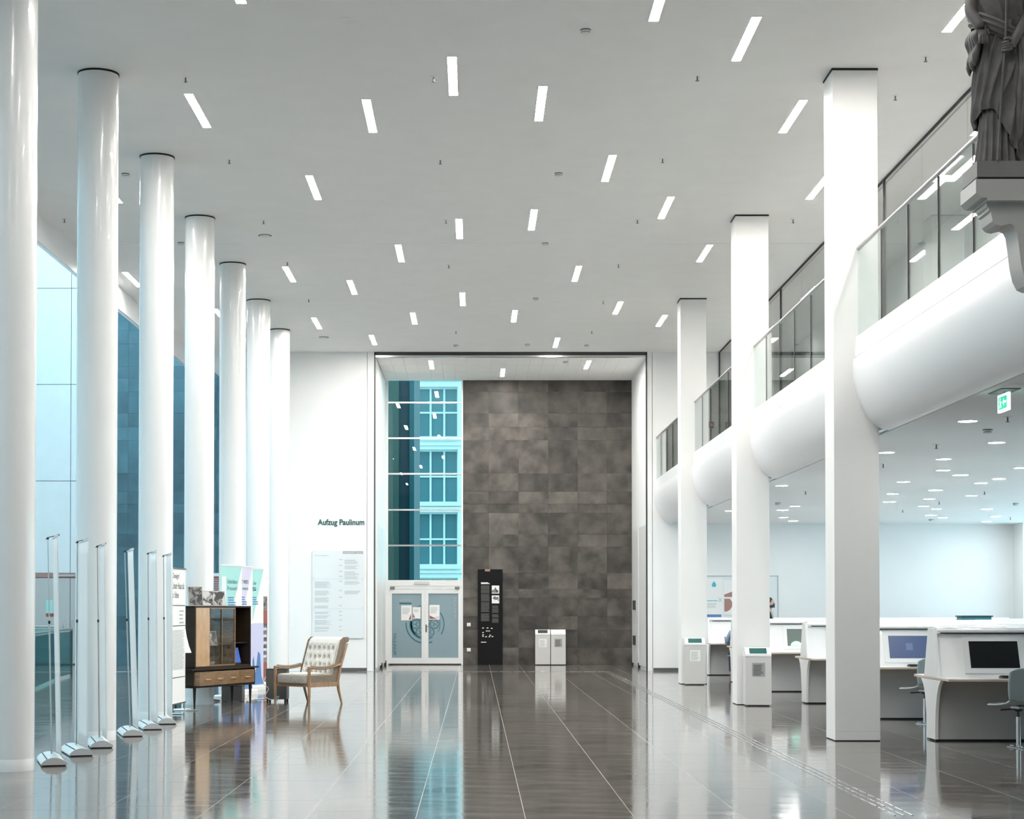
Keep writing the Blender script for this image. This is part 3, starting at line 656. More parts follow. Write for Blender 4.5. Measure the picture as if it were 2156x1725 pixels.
# ------------------------------------------------------------------ bins
def bin_(label, loc, flap, plate, wd=.40, h_=.9):
    t = thing('waste_bin', label, 'bin', loc, 0, 'white office waste bins'); a = wd/2; k = h_/.9
    MB().prism([(-.15, .02*k), (.15, .02*k), (.15, .76*k), (-.15, .76*k)], 'x', -a, a).build('body', 'bin_grey', t)
    MB().prism([(-.15, .765*k), (.15, .765*k), (.15, .90*k), (-.05, .90*k), (-.146, .80*k)], 'x', -a, a).build('hood', 'alu_white', t)
    MB().box(-a+.03, a-.03, -.13, .13, 0, .02*k).build('foot', 'plastic_black', t)
    # flap lies on the sloped front of the hood
    s = math.hypot(.096, .1*k); n_ = Vector((0, -.1*k/s, .096/s))*.004
    def on(u, v): return (u*a, -.146+.096*v+n_.y, .80*k+.1*k*v+n_.z)
    MB().add([on(-.66, .12), on(.66, .12), on(.66, .9), on(-.66, .9)]+[(p[0], p[1]+.004, p[2]-.003) for p in (on(-.66, .12), on(.66, .12), on(.66, .9), on(-.66, .9))], [(0,1,2,3),(4,5,6,7),(0,1,5,4),(1,2,6,5),(2,3,7,6),(3,0,4,7)]).build('flap', flap, t)
    MB().box(-.10, .10, -.153, -.15, .46*k, .67*k).build('instruction_label', plate, t)
    lines_mb(MB(), -.08, .07, .48*k, .65*k, 8, -.1535, 3, .4).build('fine_print', 'ink_dark' if plate == 'label_grey' else 'ink_grey', t)
    return t
bin_('tall white bin with a dark teal flap before the farthest square column', (4.275, 35.32, 0), 'bin_green', 'paper', .40, .91)
bin_('white bin with dark teal flap and grey label at the middle square column', (4.317, 27.72, 0), 'bin_green', 'label_grey', .395, .89)
bin_('left bin of the pair at the stone wall, with a black flap', (1.757, 47.45, 0), 'bin_dark', 'paper', .388, .93)
bin_('right bin of the pair at the stone wall, with a white flap', (2.163, 47.45, 0), 'paper', 'label_grey', .388, .93)

# ------------------------------------------------------------------ tactile guiding strips
ts = thing('tactile_strip', 'metal tactile guide strip of three dotted lines running along the hall floor', 'strip', (3.09, 28, 0))
bm0 = None
for li, x in enumerate((3.03, 3.09, 3.155)):
    for i in range(96):
        y = 13.2+i*.305
        if bm0 is None: bm0 = MB().cbox(-.007, .007, -.13, .13, 0, .004, .001).build('guide_bar', 'steel', ts); o = bm0
        else: o = bm0.copy(); C.objects.link(o)
        o.location = (x-3.09, y-28, 0)
t2 = thing('tactile_strip', 'single dashed metal guide line crossing the floor before the niche', 'strip', (.3, 42.45, 0))
for i in range(18):
    o = MB().cbox(-.145, .145, -.012, .012, 0, .004, .001).build('guide_bar', 'steel', t2) if i == 0 else o.copy()
    if i: C.objects.link(o)
    o.location = (-2.6-.3+i*.33, 0, 0)
t3 = thing('tactile_strip', 'short dashed guide line on the side aisle floor behind the round columns', 'strip', (-8.0, 42.45, 0))
for i in range(7):
    q = o.copy(); C.objects.link(q); q.parent = t3; q.location = (-1+i*.33, 0, 0)

# ------------------------------------------------------------------ light well balustrade
bl = thing('glass_balustrade', 'green tinted glass balustrade with steel rail round the light-well stair', 'railing', (-8.5, 38, 0))
pts = [(-7.75, 30.5), (-8.07, 33.0), (-8.72, 37.5), (-8.95, 40)]
for (x0, y0), (x1, y1) in zip(pts, pts[1:]):
    MB().prism([(x0, y0), (x1, y1), (x1+.012, y1), (x0+.012, y0)], 'z', .05, .98).build('glass_pane', 'green_glass', bl, world=True)
for x, y in pts: MB().box(x-.02, x+.02, y-.02, y+.02, 0, 1.0).build('post', 'dark_steel', bl, world=True)
MB().tube([(x, y, 1.03) for x, y in pts], .024, 10).build('handrail', 'rail_steel', bl, 40, world=True)
bl2 = thing('glass_balustrade', 'far cross balustrade before the grey side doors', 'railing', (-11, 45.5, 0))
MB().box(-13.2, -10.5, 45.5, 45.512, .05, .98).build('glass_pane', 'green_glass', bl2, world=True)
MB().tube([(-13.2, 45.5, 1.03), (-10.5, 45.5, 1.03)], .024, 10).build('handrail', 'rail_steel', bl2, 40, world=True)
for x in (-13.1, -11.8, -10.5): MB().box(x-.02, x+.02, 45.47, 45.51, 0, 1.0).build('post', 'dark_steel', bl2, world=True)

# ------------------------------------------------------------------ roll-up display stands seen edge-on
lab6 = ['first white roll-up stand from the camera, beside the nearest round column', 'second white roll-up stand, its sheet broader, before the second round column', 'third white roll-up stand, narrow sheet before the second round column',
        'fourth white roll-up stand, its sheet leaning sideways', 'fifth white roll-up stand, before the third round column', 'sixth white roll-up stand, next to the text banner']
def rollup(name, label, loc, rz, Lb, sheet_off, lean, ht, group, front=None):
    """local x: along the foot; local y: across it; sheet spans x"""
    t = thing(name, label, 'banner', loc, rz, group); a = Lb/2
    arch = [(-.12, 0), (-.118, .012), (-.10, .034), (-.065, .056), (-.02, .068), (.02, .068), (.065, .056), (.10, .034), (.118, .012), (.12, 0)]
    MB().prism([(y, z+.012) for y, z in arch], 'x', -a, a).build('foot_housing', 'alu_white', t, 35)
    MB().box(-a+.01, a-.01, -.108, .108, 0, .013).build('foot_sole', 'plastic_black', t)
    MB().prism([(y*1.02, z*1.02+.012) for y, z in arch], 'x', -a-.012, -a).build('end_cap', 'cap_silver', t, 35)
    MB().prism([(y*1.02, z*1.02+.012) for y, z in arch], 'x', a, a+.012).build('end_cap', 'cap_silver', t, 35)
    MB().box(-a+.02, a-.02, .062, .070, .066, .0735).build('slot_line', 'plastic_black', t)
    MB().tube([(0, 0, .09), (0, lean*.6, ht*.62)], .008, 8).build('pole', 'steel', t, 40)
    MB().tube([(0, lean*.6, ht*.62), (0, lean, ht-.02)], .0055, 8).build('upper_pole', 'steel', t, 40)
    MB().lathe([(.011, ht*.62-.015), (.011, ht*.62+.015)], (0, lean*.6), 10).build('pole_clip', 'plastic_black', t)
    MB().tube([(0, lean+.02, ht-.03), (0, lean-.01, ht-.01), (0, sheet_off+lean-.03, ht+.012)], .004, 6).ball((0, lean, ht-.02), .013, 8, 6).ball((0, sheet_off+lean-.03, ht+.014), .011, 8, 6).build('top_hook', 'plastic_black', t)
    sh = MB().grid(lambda u, v: ((u-.5)*(Lb-.06), sheet_off+lean*v+.012*math.sin(PI*v)*math.sin(3*u), .085+(ht-.085)*v), 6, 16).build('banner_sheet', 'sheet', t, 60)
    sm_ = sh.modifiers.new('thickness', 'SOLIDIFY'); sm_.thickness = .003; sm_.offset = 0
    MB().box(-(Lb-.06)/2, (Lb-.06)/2, sheet_off+lean-.008, sheet_off+lean+.008, ht-.012, ht+.01).build('top_bar', 'alu_white', t)
    return t
data6 = [(-3.985, 17.1, .8, .035, -.045, 2.195, 3.6), (-3.975, 18.25, .8, .03, .0, 2.2, 7.5), (-3.99, 19.3, .8, .02, -.03, 2.19, 3.8), (-3.985, 21.03, .8, .03, -.07, 2.19, 5.0), (-3.965, 22.2, .8, .03, -.02, 2.2, 6.5), (-3.965, 23.25, .74, .03, -.02, 2.2, 5.5)]
for (x, y, Lb, so, le, ht, ang), lb in zip(data6, lab6):
    d = Vector((x, y)).normalized(); a = math.atan2(d.y, d.x)+math.radians(ang)     # foot lies along the view towards the window side
    c_ = Vector((x, y))+Vector((math.cos(a), math.sin(a)))*(Lb/2+.02)
    rollup('display_stand', lb, (c_.x, c_.y, 0), a, Lb, -so-.035, -le, ht, 'white roll-up stands in a row')

# text banner
def banner_frame(label, p0, p1, ht, z0, group, name='text_banner'):
    """printed banner whose local x runs p0 -> p1 and whose printed side looks to local -y"""
    d = Vector(p1)-Vector(p0); t = thing(name, label, 'banner', (*p0, 0), math.atan2(d.y, d.x), group); return t, d.length
tb, Lt = banner_frame('narrow black-on-white text banner on a light metal stand, next to the cabinet', (-4.30, 25.45), (-4.235, 26.35), 2.07, .12, None)
MB().box(.02, Lt-.02, -.003, .003, .14, 2.06).build('banner_sheet', 'paper', tb)
MB().box(0, Lt, -.01, .01, 2.055, 2.075).build('top_bar', 'steel', tb); MB().box(0, Lt, -.01, .01, .12, .14).build('bottom_bar', 'steel', tb)
for x in (0, Lt): MB().cyl((x, .012, .02), (x, .012, 2.07), .008, n=8).build('pole', 'steel', tb, 40)
MB().tube([(0, -.18, .012), (0, .16, .012)], .009, 8).build('foot_bar', 'steel', tb); MB().tube([(Lt, -.18, .012), (Lt, .16, .012)], .009, 8).build('foot_bar', 'steel', tb)
for txt, z, wd in (('Design!', 1.90, .42), ('Unser Haus als', 1.77, .72), ('o Idee', 1.64, .38)):
    text_mb(txt, wd, .095).xf(Matrix.Translation((.08, -.002, z))).build('headline', 'ink_dark', tb)
for z in (1.53, 1.24, .50): MB().box(.04, Lt-.04, -.005, -.003, z, z+.01).build('rule_line', 'ink_dark', tb)
b = MB(); lines_mb(b, .5, .8, 1.28, 1.5, 4, -.004, 1, .35); lines_mb(b, .08, .82, .62, 1.19, 30, -.004, 8, .4, .15); b.build('fine_print', 'ink_grey', tb)

# colour banners behind the cabinet
def colour_banner(label, R_, col, head, htop, low=True, photo=False):
    L_ = .88; p1 = Vector(R_); p0 = p1-Vector((.24, .845)); t, Ln = banner_frame(label, tuple(p0), tuple(p1), htop, .1, 'printed roll-up banners behind the cabinet', 'roll_up_banner')
    MB().box(0, Ln, -.002, .002, .09, htop).build('banner_sheet', 'paper', t)
    if not photo:
        MB().prism([(.0, htop-.02), (Ln-.01, htop-.02), (Ln*.42, htop-.95), (.0, htop-.95)], 'y', -.004, -.002).build('colour_field', col, t)
        for j, s in enumerate(head): text_mb(s, .40 if len(s) > 6 else .26, .07).xf(Matrix.Translation((.28, -.003, htop-.30-.11*j))).build('headline', 'ink_teal', t)
        b = MB(); lines_mb(b, .30, .62, htop-.66, htop-.5, 4, -.005, 2, .5); b.build('fine_print', 'print_blue', t)
        MB().box(.05, .22, -.006, -.004, htop-.62, htop-.18).build('drawing_panel', 'paper_bluish', t)
        MB().box(0, Ln, -.0045, -.002, .09, 1.22).build('lower_field', 'print_lavender' if col != 'print_turquoise' or low else col, t)
        MB().prism([(.1, .1), (.1, .8), (.25, .75), (.30, .45), (.42, .62), (.5, .3), (.62, .7), (.72, .66), (.78, .25), (Ln, .12), (Ln, .09)], 'y', -.006, -.0045).build('graphic', 'print_blue', t)
    else:
        MB().box(0, Ln, -.004, -.002, .09, 1.72).build('photo_field', 'photo_dark', t)
        MB().box(.3, Ln, -.006, -.004, 1.2, 1.45).build('graphic', 'print_red', t); MB().box(.4, Ln, -.006, -.004, .1, .45).build('graphic', 'print_red', t)
        for j in range(5): MB().box(.55, Ln-.03, -.007, -.004, .55+j*.13, .6+j*.13).build('caption_strip', 'print_violet', t)
    MB().cbox(-.02, Ln+.02, -.11, .11, 0, .085, .02).build('foot_housing', 'alu_white', t)
    MB().box(-.01, Ln+.01, -.009, .009, htop-.01, htop+.012).build('top_bar', 'alu_white', t)
    MB().cyl((Ln/2, .03, .08), (Ln/2, .015, htop), .008, n=8).build('pole', 'steel', t); return t
colour_banner('turquoise roll-up banner rising directly behind the cabinet', (-3.915, 30.2), 'print_turquoise', ['Unsichtbare', 'Frauen!'], 2.20)
colour_banner('violet roll-up banner, second behind the cabinet', (-3.91, 31.6), 'print_violet', ['wer wenn', 'du wenn'], 2.215)
colour_banner('small-looking turquoise banner, third behind the cabinet, blue graphic at its foot', (-3.93, 33.4), 'print_turquoise', ['In der', 's'], 2.22)
colour_banner('photo banner with dark and red pictures, farthest behind the cabinet', (-4.0, 34.6), None, [], 2.10, photo=True)

# ------------------------------------------------------------------ floor lamp
lp = thing('floor_lamp', 'white cone-shaded floor lamp half hidden between text banner and cabinet', 'lamp', (-4.325, 26.62, 0))
MB().lathe([(.13, 0), (.13, .012), (.02, .02)], n=32).build('base', 'alu_white', lp, 40)
MB().cyl((0, 0, .02), (0, 0, 1.2), .01, n=10).build('pole', 'alu_white', lp, 40)
MB().lathe([(.135, .84), (.10, .93), (.065, 1.07), (.035, 1.26), (.03, 1.26), (.06, 1.07), (.095, .93), (.13, .84)], n=32).build('lamp_shade', 'paper', lp, 60)

# ------------------------------------------------------------------ cabinet (local x: along the front, local y: into the depth)
ca = math.atan2(.9, .44)
cb = thing('display_cabinet', 'dark and light wood retro cabinet with glass sliding doors on tapered legs', 'cabinet', (-4.18, 26.98, 0), ca)
W = 1.56; D = .42; Z0 = .30; Z1 = .56; Z2 = 1.53
for x in (.0, W-.05):
    for y in (.02, D-.06):
        MB().cyl((x+.025, y+.02, 0), (x+.025, y+.02, Z0), .013, .026, 12).build('leg', 'wood_dark', cb, 40)
lo = MB(); lo.box(-.07, W+.05, 0, D, Z0, Z0+.03); lo.box(-.07, W+.05, D-.015, D, Z0, Z1); lo.box(-.07, -.05, 0, D, Z0, Z1); lo.box(W+.03, W+.05, 0, D, Z0, Z1); lo.box(-.05, W+.03, .12, .14, Z0+.03, Z1)
lo.build('lower_body', 'wood_dark', cb)
MB().box(-.12, W+.13, -.02, D+.01, Z1, Z1+.025).build('lower_top', 'wood_dark', cb)
dw = (W+.06)/4
for i in range(4):
    x0 = -.045+i*dw; out = .10 if i == 0 else (.045 if i == 1 else .012)
    d = MB().box(x0+.004, x0+dw-.004, -out, .11, Z0+.035, Z1-.02).build('drawer', 'wood_mid', cb)
    MB().prism([(-out-.022, Z0+.12), (-out, Z0+.10), (-out, Z0+.135), (-out-.022, Z0+.13)], 'x', x0+dw*.33, x0+dw*.67).build('handle', 'wood_light', d)
up = MB(); up.box(-.03, W-.07, 0, D-.03, Z1+.025, Z1+.06); up.box(-.03, W-.07, 0, D-.03, Z2-.025, Z2); up.box(-.03, -.005, 0, D-.03, Z1, Z2); up.box(W-.095, W-.07, 0, D-.03, Z1, Z2); up.box(-.03, W-.07, D-.045, D-.03, Z1, Z2)
up.build('upper_body', 'wood_dark', cb)
MB().box(-.004, W-.097, D-.05, D-.046, Z1+.06, Z2-.025).build('back_lining', 'wood_lining', cb)
for x in (.36, 1.06): MB().box(x-.012, x+.012, .015, D-.05, Z1+.06, Z2-.025).build('divider', 'wood_mid', cb)
MB().box(.0, .355, -.004, .014, Z1+.06, Z2-.028).build('door', 'wood_light', cb); 
dd = [c for c in cb.children if c.name.startswith('door')][0]; MB().ball((.335, -.012, (Z1+Z2)/2+.02), .008, 8, 6).build('knob', 'steel', dd, 60)
for z in (.92, 1.28): MB().box(.372, 1.048, .05, D-.05, z, z+.008).build('glass_shelf', 'edge_glass', cb)
MB().box(1.072, W-.097, .05, D-.05, .95, .965).build('shelf', 'wood_dark', cb)
MB().box(.37, .72, .016, .021, Z1+.075, Z2-.04).build('sliding_pane', 'cabinet_glass', cb); MB().box(.70, 1.05, .006, .011, Z1+.075, Z2-.04).build('sliding_pane', 'cabinet_glass', cb)
fr = MB(); fr.box(.365, 1.055, -.002, .02, Z1+.058, Z1+.078); fr.box(.365, 1.055, -.002, .02, Z2-.045, Z2-.026); fr.box(1.035, 1.055, -.002, .02, Z1+.06, Z2-.03); fr.box(.695, .705, .003, .012, Z1+.06, Z2-.03)
fr.build('pane_frame', 'wood_mid', cb)
cm = cb.matrix_basis.copy(); cm = Matrix.Translation(cb.location) @ Matrix.Rotation(ca, 4, 'Z')
def on_cab(x, y, z): return tuple(cm @ Vector((x, y, z)))
def picture(label, x, y, z, w_, h_, tilt, m, group, name='picture_frame'):
    t = thing(name, label, 'picture', on_cab(x, y, z), ca, group); t.rotation_euler = (0, 0, ca+tilt)
    sh = Matrix.Rotation(-.18, 4, 'X')
    MB().box(-w_/2, w_/2, 0, .015, 0, h_).xf(sh).build('frame', 'frame_grey', t); MB().box(-w_/2+.012, w_/2-.012, -.003, 0, .012, h_-.012).xf(sh).build('photo', m, t)
    MB().box(-.01, .01, .0, .006, 0, h_*.8).xf(Matrix.Translation((0, h_*.36, 0)) @ Matrix.Rotation(.22, 4, 'X')).build('prop', 'plastic_black', t)
    return t
picture('upright dark photo frame on top of the cabinet, at its left', .18, .12, Z2, .24, .30, -.5, 'photo_dark', 'photo frames on the cabinet')
picture('wide black-and-white photo frame on top of the cabinet, at its middle', .66, .13, Z2, .42, .235, -.45, 'photo_grey', 'photo frames on the cabinet')
picture('black-and-white magazine standing on the middle glass shelf', .55, .1, .928, .26, .22, -.2, 'photo_grey', None, 'magazine')
t = thing('book', 'thin pale book leaning at the bottom of the glazed part', 'book', on_cab(.42, .1, Z1+.06), ca); MB().box(0, .02, 0, .2, 0, .25).xf(Matrix.Rotation(-.25, 4, 'Y')).build('cover', 'paper', t)
MB().box(.003, .017, -.001, .001, .004, .246).xf(Matrix.Rotation(-.25, 4, 'Y')).build('pages', 'cream_fabric', t)
t = thing('bowl', 'small pale bowl at the bottom of the glazed part', 'bowl', on_cab(.60, .15, Z1+.06), ca); MB().lathe([(.035, 0), (.06, .03), (.07, .06), (.066, .06), (.055, .03), (.03, .006)], n=24).build('shell', 'cream_fabric', t, 60); MB().lathe([(.036, 0), (.034, .004)], n=20).build('foot_ring', 'frame_grey', t)
t = thing('tablet', 'tablet with a blue glowing screen in the open cabinet bay', 'tablet', on_cab(1.26, .12, Z1+.07), ca)
sh = Matrix.Rotation(-.25, 4, 'X'); MB().cbox(-.15, .15, 0, .012, 0, .27, .004).xf(sh).build('case', 'plastic_black', t); MB().box(-.138, .138, -.002, 0, .018, .255).xf(sh).build('screen', 'screen_blue', t)
MB().box(-.05, .05, -.03, .09, -.008, .004).build('stand', 'plastic_black', t)

# dark boxes and cables
def plinth_box(label, x0, x1, y0, y1, z1, feet=.045):
    t = thing('equipment_box', label, 'box', ((x0+x1)/2, (y0+y1)/2, 0)); MB().cbox(x0, x1, y0, y1, feet, z1, .005).build('housing', 'box_grey', t, world=True)
    MB().box(x0-.004, x1+.004, y0-.004, y1+.004, z1, z1+.012).build('lid', 'dark_steel', t, world=True)
    for x in (x0+.01, x1-.04):
        for y in (y0+.01, y1-.04): MB().box(x, x+.03, y, y+.03, 0, feet).build('foot', 'plastic_black', t, world=True)
plinth_box('dark grey equipment box with loose cable behind the armchair', -3.335, -3.005, 28.72, 29.1, .52)
plinth_box('low dark box on the floor under and behind the cabinet', -4.06, -3.73, 28.85, 29.2, .25, .01)
tag(MB().tube(spl([(-3.34, 28.70, .40), (-3.36, 28.62, .30), (-3.28, 28.60, .22), (-3.33, 28.58, .1), (-3.22, 28.58, .05), (-3.12, 28.6, .1), (-3.15, 28.62, .02)]), .007, 6).build('cable', 'cable_white', smooth=60), 'pale looped cable hanging at the dark equipment box', 'cable')
tag(MB().tube(spl([(-3.66, 29.0, .012), (-3.55, 29.15, .012), (-3.5, 28.9, .012), (-3.65, 28.75, .012), (-3.62, 29.4, .012), (-3.4, 29.6, .012), (-3.38, 28.95, .012)]), .008, 6).build('cable', 'cable_white', smooth=60), 'white cable lying on the floor under the cabinet', 'cable')
tag(MB().tube(spl([(-4.12, 28.72, .012), (-4.2, 28.9, .03), (-4.12, 29.05, .012), (-4.22, 29.15, .02)]), .01, 6).build('cable', 'cable_dark', smooth=60), 'dark cable bundle behind the low box', 'cable')

# ------------------------------------------------------------------ armchair (local x: front-near leg -> far side; local y: to the rear)
sdir = Vector((.66, .75)).normalized(); aw = math.atan2(sdir.y, sdir.x)-PI/2     # local y -> sdir ; local x -> to the right of it
ac = thing('armchair', 'retro armchair with cream button-tufted back and wooden armrests', 'chair', (-2.561, 27.785, 0), aw)
# in this frame the chair extends to local -x (width .72) and +y (depth .62)
WX = -.77
def mk(b, n, m, s=None, p=ac): return b.build(n, m, p, s)
for x in (0, WX):
    mk(MB().tube([(x, 0, 0), (x, 0, .30), (x, 0, .575)], [.017, .026, .024], 10), 'leg', 'wood_chair', 50)
    mk(MB().tube([(x, .70, 0), (x, .63, .22), (x, .61, .36), (x, .68, .62), (x, .82, .94)], [.015, .023, .026, .024, .014], 10), 'leg', 'wood_chair', 50)
    mk(MB().box(x-.014, x+.014, .02, .59, .275, .345), 'side_rail', 'wood_chair')
    ar = mk(MB().grid(lambda u, v: (x+.036*math.cos(2*PI*u)*math.sin(PI*min(.5, .02+v*20))*math.sin(PI*min(.5, .02+(1-v)*20)), -.026+.70*v, .585+.018*math.sin(2*PI*u)*math.sin(PI*min(.5, .02+v*20))-.045*math.sin(PI*v)+.035*v), 12, 40, True), 'armrest', 'wood_chair', 60)
    mk(MB().grid(lambda u, v: (x+.033*math.cos(2*PI*u)*math.sin(PI*min(.5, .02+v*12)), .03+.52*v, .603+.022*math.sin(2*PI*u)*math.sin(PI*min(.5, .02+v*12))*math.sin(PI*min(.5, .02+(1-v)*12))-.04*math.sin(PI*(.06+.8*v))+.028*v), 12, 30, True), 'arm_pad', 'brown_fabric', 60, ar)
mk(MB().box(WX, 0, .0, .028, .28, .335), 'front_rail', 'wood_chair'); mk(MB().box(WX, 0, .57, .60, .28, .335), 'rear_rail', 'wood_chair')
def cush(u, v):
    a = 2*PI*u; x = WX/2+(-WX/2-.03)*math.copysign(abs(math.cos(a))**.25, math.cos(a))*(1-.02); y = .27+.30*math.copysign(abs(math.sin(a))**.25, math.sin(a))
    prof_ = [(0, .335), (1, .335), (1.02, .36), (1.02, .44), (1.0, .462), (.9, .478), (0, .49)]; t = v*6; i = min(int(t), 5); f = t-i
    k_ = prof_[i][0]*(1-f)+prof_[i+1][0]*f; z = prof_[i][1]*(1-f)+prof_[i+1][1]*f; cx_, cy_ = WX/2, .27
    return (cx_+(x-cx_)*k_, cy_+(y-cy_)*k_, z)
seat = mk(MB().grid(cush, 64, 13, True), 'seat_cushion', 'taupe_fabric', 60)
mk(MB().grid(lambda u, v: (lambda c_: (WX/2+(c_[0]-WX/2)*v, .27+(c_[1]-.27)*v, .464+.030*(1-v*v)))(cush(u, 4/6)), 64, 6, True), 'seat_top', 'cream_fabric', 60, seat)
buttons = [(.5+.155*(j-2.5), .64+.0) for j in range(6)]
bt = []
for r_, zc in enumerate((.855, .725, .60, .49)):
    n_ = 6 if r_ % 2 == 0 else 5
    for j in range(n_): bt.append((.5+(j-(n_-1)/2)*.148, zc))
def back(u, v, off=0):
    z = .43+v*.61; x = WX+.03+(-WX-.06)*u; y0 = .56+.36*max(z-.43, 0)*.95
    e = min(u, 1-u); dep = .10*min(1, e/.07)**.5 if e < .07 else .10
    roll = .035*max(0, (v-.85)/.15)
    for bu, bz in bt:
        d = math.hypot((u-bu)*.64, (z-bz)); dep -= .07*math.exp(-(d/.026)**2)
        if bz > .8 and z > bz: dep -= .012*math.exp(-(((u-bu)*.7)/.012)**2)*max(0, 1-(z-bz)/.14)
        dep -= .020*math.exp(-((abs((u-bu)*.7)-abs(z-bz)*.6)/.011)**2)*math.exp(-(d/.075)**2)
    if v > .93: dep *= max(0, 1-((v-.93)/.07)**2)**.5+.02
    return (x, y0-dep+roll, z)
bk = mk(MB().grid(back, 130, 110), 'backrest', 'cream_fabric', 80)
sd = MB().grid(lambda u, v: (WX+.03+(-WX-.06)*u, .56+.342*(.61*v)+.05+.04*max(0, (v-.85)/.15), .43+.61*v), 8, 20)
mk(sd, 'back_lining', 'brown_fabric', 60)
for x, sg in ((-.03, 1), (WX+.03, -1)):
    P = [(.56+.342*.61*v-.075*(1 if v < .93 else .4), .40+.64*v) for v in [i/14 for i in range(15)]]; Q = [(.56+.342*.61*v+.06+.035*max(0, (v-.85)/.15), .40+.64*v) for v in [i/14 for i in range(15)]]
    mk(MB().prism(P+Q[::-1], 'x', x, x+sg*.022), 'back_side', 'brown_fabric')
    mk(MB().tube([(x+sg*.012, p[0]-.004, p[1]) for p in P], .006, 6), 'piping', 'cream_fabric', 60)
mk(MB().tube([(WX+.03, .815, 1.0), (-.03, .815, 1.0)], .042, 20), 'head_roll', 'cream_fabric', 50)
for x in (-.03, WX+.004): mk(MB().cyl((x, .815, 1.0), (x+.026, .815, 1.0), .044, n=20), 'roll_end', 'brown_fabric', 50)
mk(MB().box(-.028, -.005, .03, .62, .345, .45), 'cushion_side', 'brown_fabric'); mk(MB().box(WX+.005, WX+.028, .03, .62, .345, .45), 'cushion_side', 'brown_fabric')
for bu, bz in bt:
    p = back(bu, (bz-.43)/.61); mk(MB().ball((p[0], p[1]-.004, p[2]), (.010, .006, .010), 8, 6), 'button', 'cream_fabric', 60, bk)

# ------------------------------------------------------------------ computer desks
XE = 5.17; XR = 11.9
lbd = ['nearest computer desk row with a black screen, at the right picture edge', 'second computer desk row with a navy screen, right of the nearest square column', 'third computer desk row, its rounded end just left of the nearest square column', 'fourth computer desk row with a grey screen between the two square columns', 'fifth computer desk row, hidden but for its ridge', 'last computer desk row where a person in light blue sits']
def desk(i, yc):
    t = thing('computer_desk', lbd[i], 'desk', (XE, yc, 0), 0, 'double-sided computer desks'); X1 = XR-XE
    MB().box(.03, X1, -.175, .175, .02, .69).build('pedestal_panel', 'desk_grey', t)
    MB().box(.02, X1-.02, -.15, .15, 0, .02).build('shadow_plinth', 'shadow_black', t)
    cv = [(.19, .02), (.19, .12), (.20, .25), (.225, .38), (.27, .52), (.34, .62), (.44, .69)]
    poly = [(-a, z) for a, z in cv]+[(a, z) for a, z in reversed(cv)]
    MB().prism(poly, 'x', 0, .035).build('end_cap', 'desk_white', t, 30)
    tp = MB().box(0, X1, -.78, .78, .6935, .715).build('tabletop', 'ply_edge', t)
    MB().box(.002, X1-.002, -.778, .778, .715, .722).build('table_surface', 'desk_white', tp)
    MB().prism([(-.30, .722), (.30, .722), (.12, 1.27), (-.12, 1.27)], 'x', 0, .04).build('upper_end_cap', 'desk_white', t)
    MB().prism([(-.285, .722), (.285, .722), (.10, 1.21), (-.10, 1.21)], 'x', .04, X1).build('sloped_panel', 'desk_white', t)
    MB().box(.14, X1, -.118, .118, 1.21, 1.222).build('slot_line', 'shadow_black', t)
    MB().prism([(-.15, 1.222), (.15, 1.222), (.155, 1.245), (.12, 1.272), (.05, 1.285), (-.05, 1.285), (-.12, 1.272), (-.155, 1.245)], 'x', .04, X1).build('light_hood', 'hood_white', t, 30)
    # slope frame: v along the slope, w off it
    b0 = Vector((0, -.285, .722)); e = Vector((0, .185, .488)); s_ = e.length; e.normalize(); nn = Vector((0, -e.z, e.y))
    def slab(name, m, x0, x1, v0, v1, w0, w1, p):
        P = [b0+Vector((x, 0, 0))+e*v+nn*w_ for w_ in (w0, w1) for x, v in ((x0, v0), (x1, v0), (x1, v1), (x0, v1))]
        return MB().add(P, [(0,3,2,1),(4,5,6,7),(0,1,5,4),(1,2,6,5),(2,3,7,6),(3,0,4,7)]).build(name, m, p)
    cx_ = 1.25 if i == 5 else .665
    fr_ = slab('monitor_frame', 'alu_white', cx_-.345, cx_+.345, .045, .50, 0, .012, t)
    smat = ['screen_black', 'screen_navy', 'screen_black', 'screen_grey', 'screen_black', 'screen_black'][i]
    slab('screen', smat, cx_-.275, cx_+.275, .105, .425, .012, .014, fr_)
    if i == 1: slab('screen_window', 'screen_navy_light', cx_-.045, cx_+.045, .22, .32, .014, .015, fr_)
    if i == 3:
        pts_ = [b0+Vector((cx_-.12+.1*math.cos(a), 0, 0))+e*(.107+.085*math.sin(a))+nn*.0148 for a in [PI*k/16 for k in range(17)]]
        MB().add(pts_, [tuple(range(17))]).build('glowing_disc', 'screen_glow', fr_)
    if i == 5:
        tx = text_mb('NA', .14, .10, 0); tx.v = [tuple(b0+Vector((.36+x, 0, 0))+e*(.05+z)+nn*.004) for x, y, z in tx.v]; tx.build('lettering', 'ink_dark', t)
    return t
desks = [desk(i, 20.53+3.97*i) for i in range(6)]
kb = [(0, 'keyboard with a cable on the nearest desk, below the black screen', .85, 'key_dark'), (1, 'keyboard below the navy screen on the second desk row', .78, 'key_dark'), (3, 'keyboard below the grey screen on the fourth desk row', .80, 'key_dark')]
for i, l, x, m in kb:
    y = 20.53+3.97*i-.60; t = thing('keyboard', l, 'keyboard', (XE+x, y, .722), 0, 'keyboards on the desks')
    MB().prism([(-.07, .0), (.08, .0), (.08, .022), (-.07, .010)], 'x', -.225, .225).build('case', 'key_dark', t)
    for r_ in range(4):
        for c_ in range(14): MB().box(-.215+c_*.031, -.215+c_*.031+.026, -.055+r_*.032, -.055+r_*.032+.026, .012+r_*.0035, .02+r_*.0035).build('key', 'plastic_black', t)
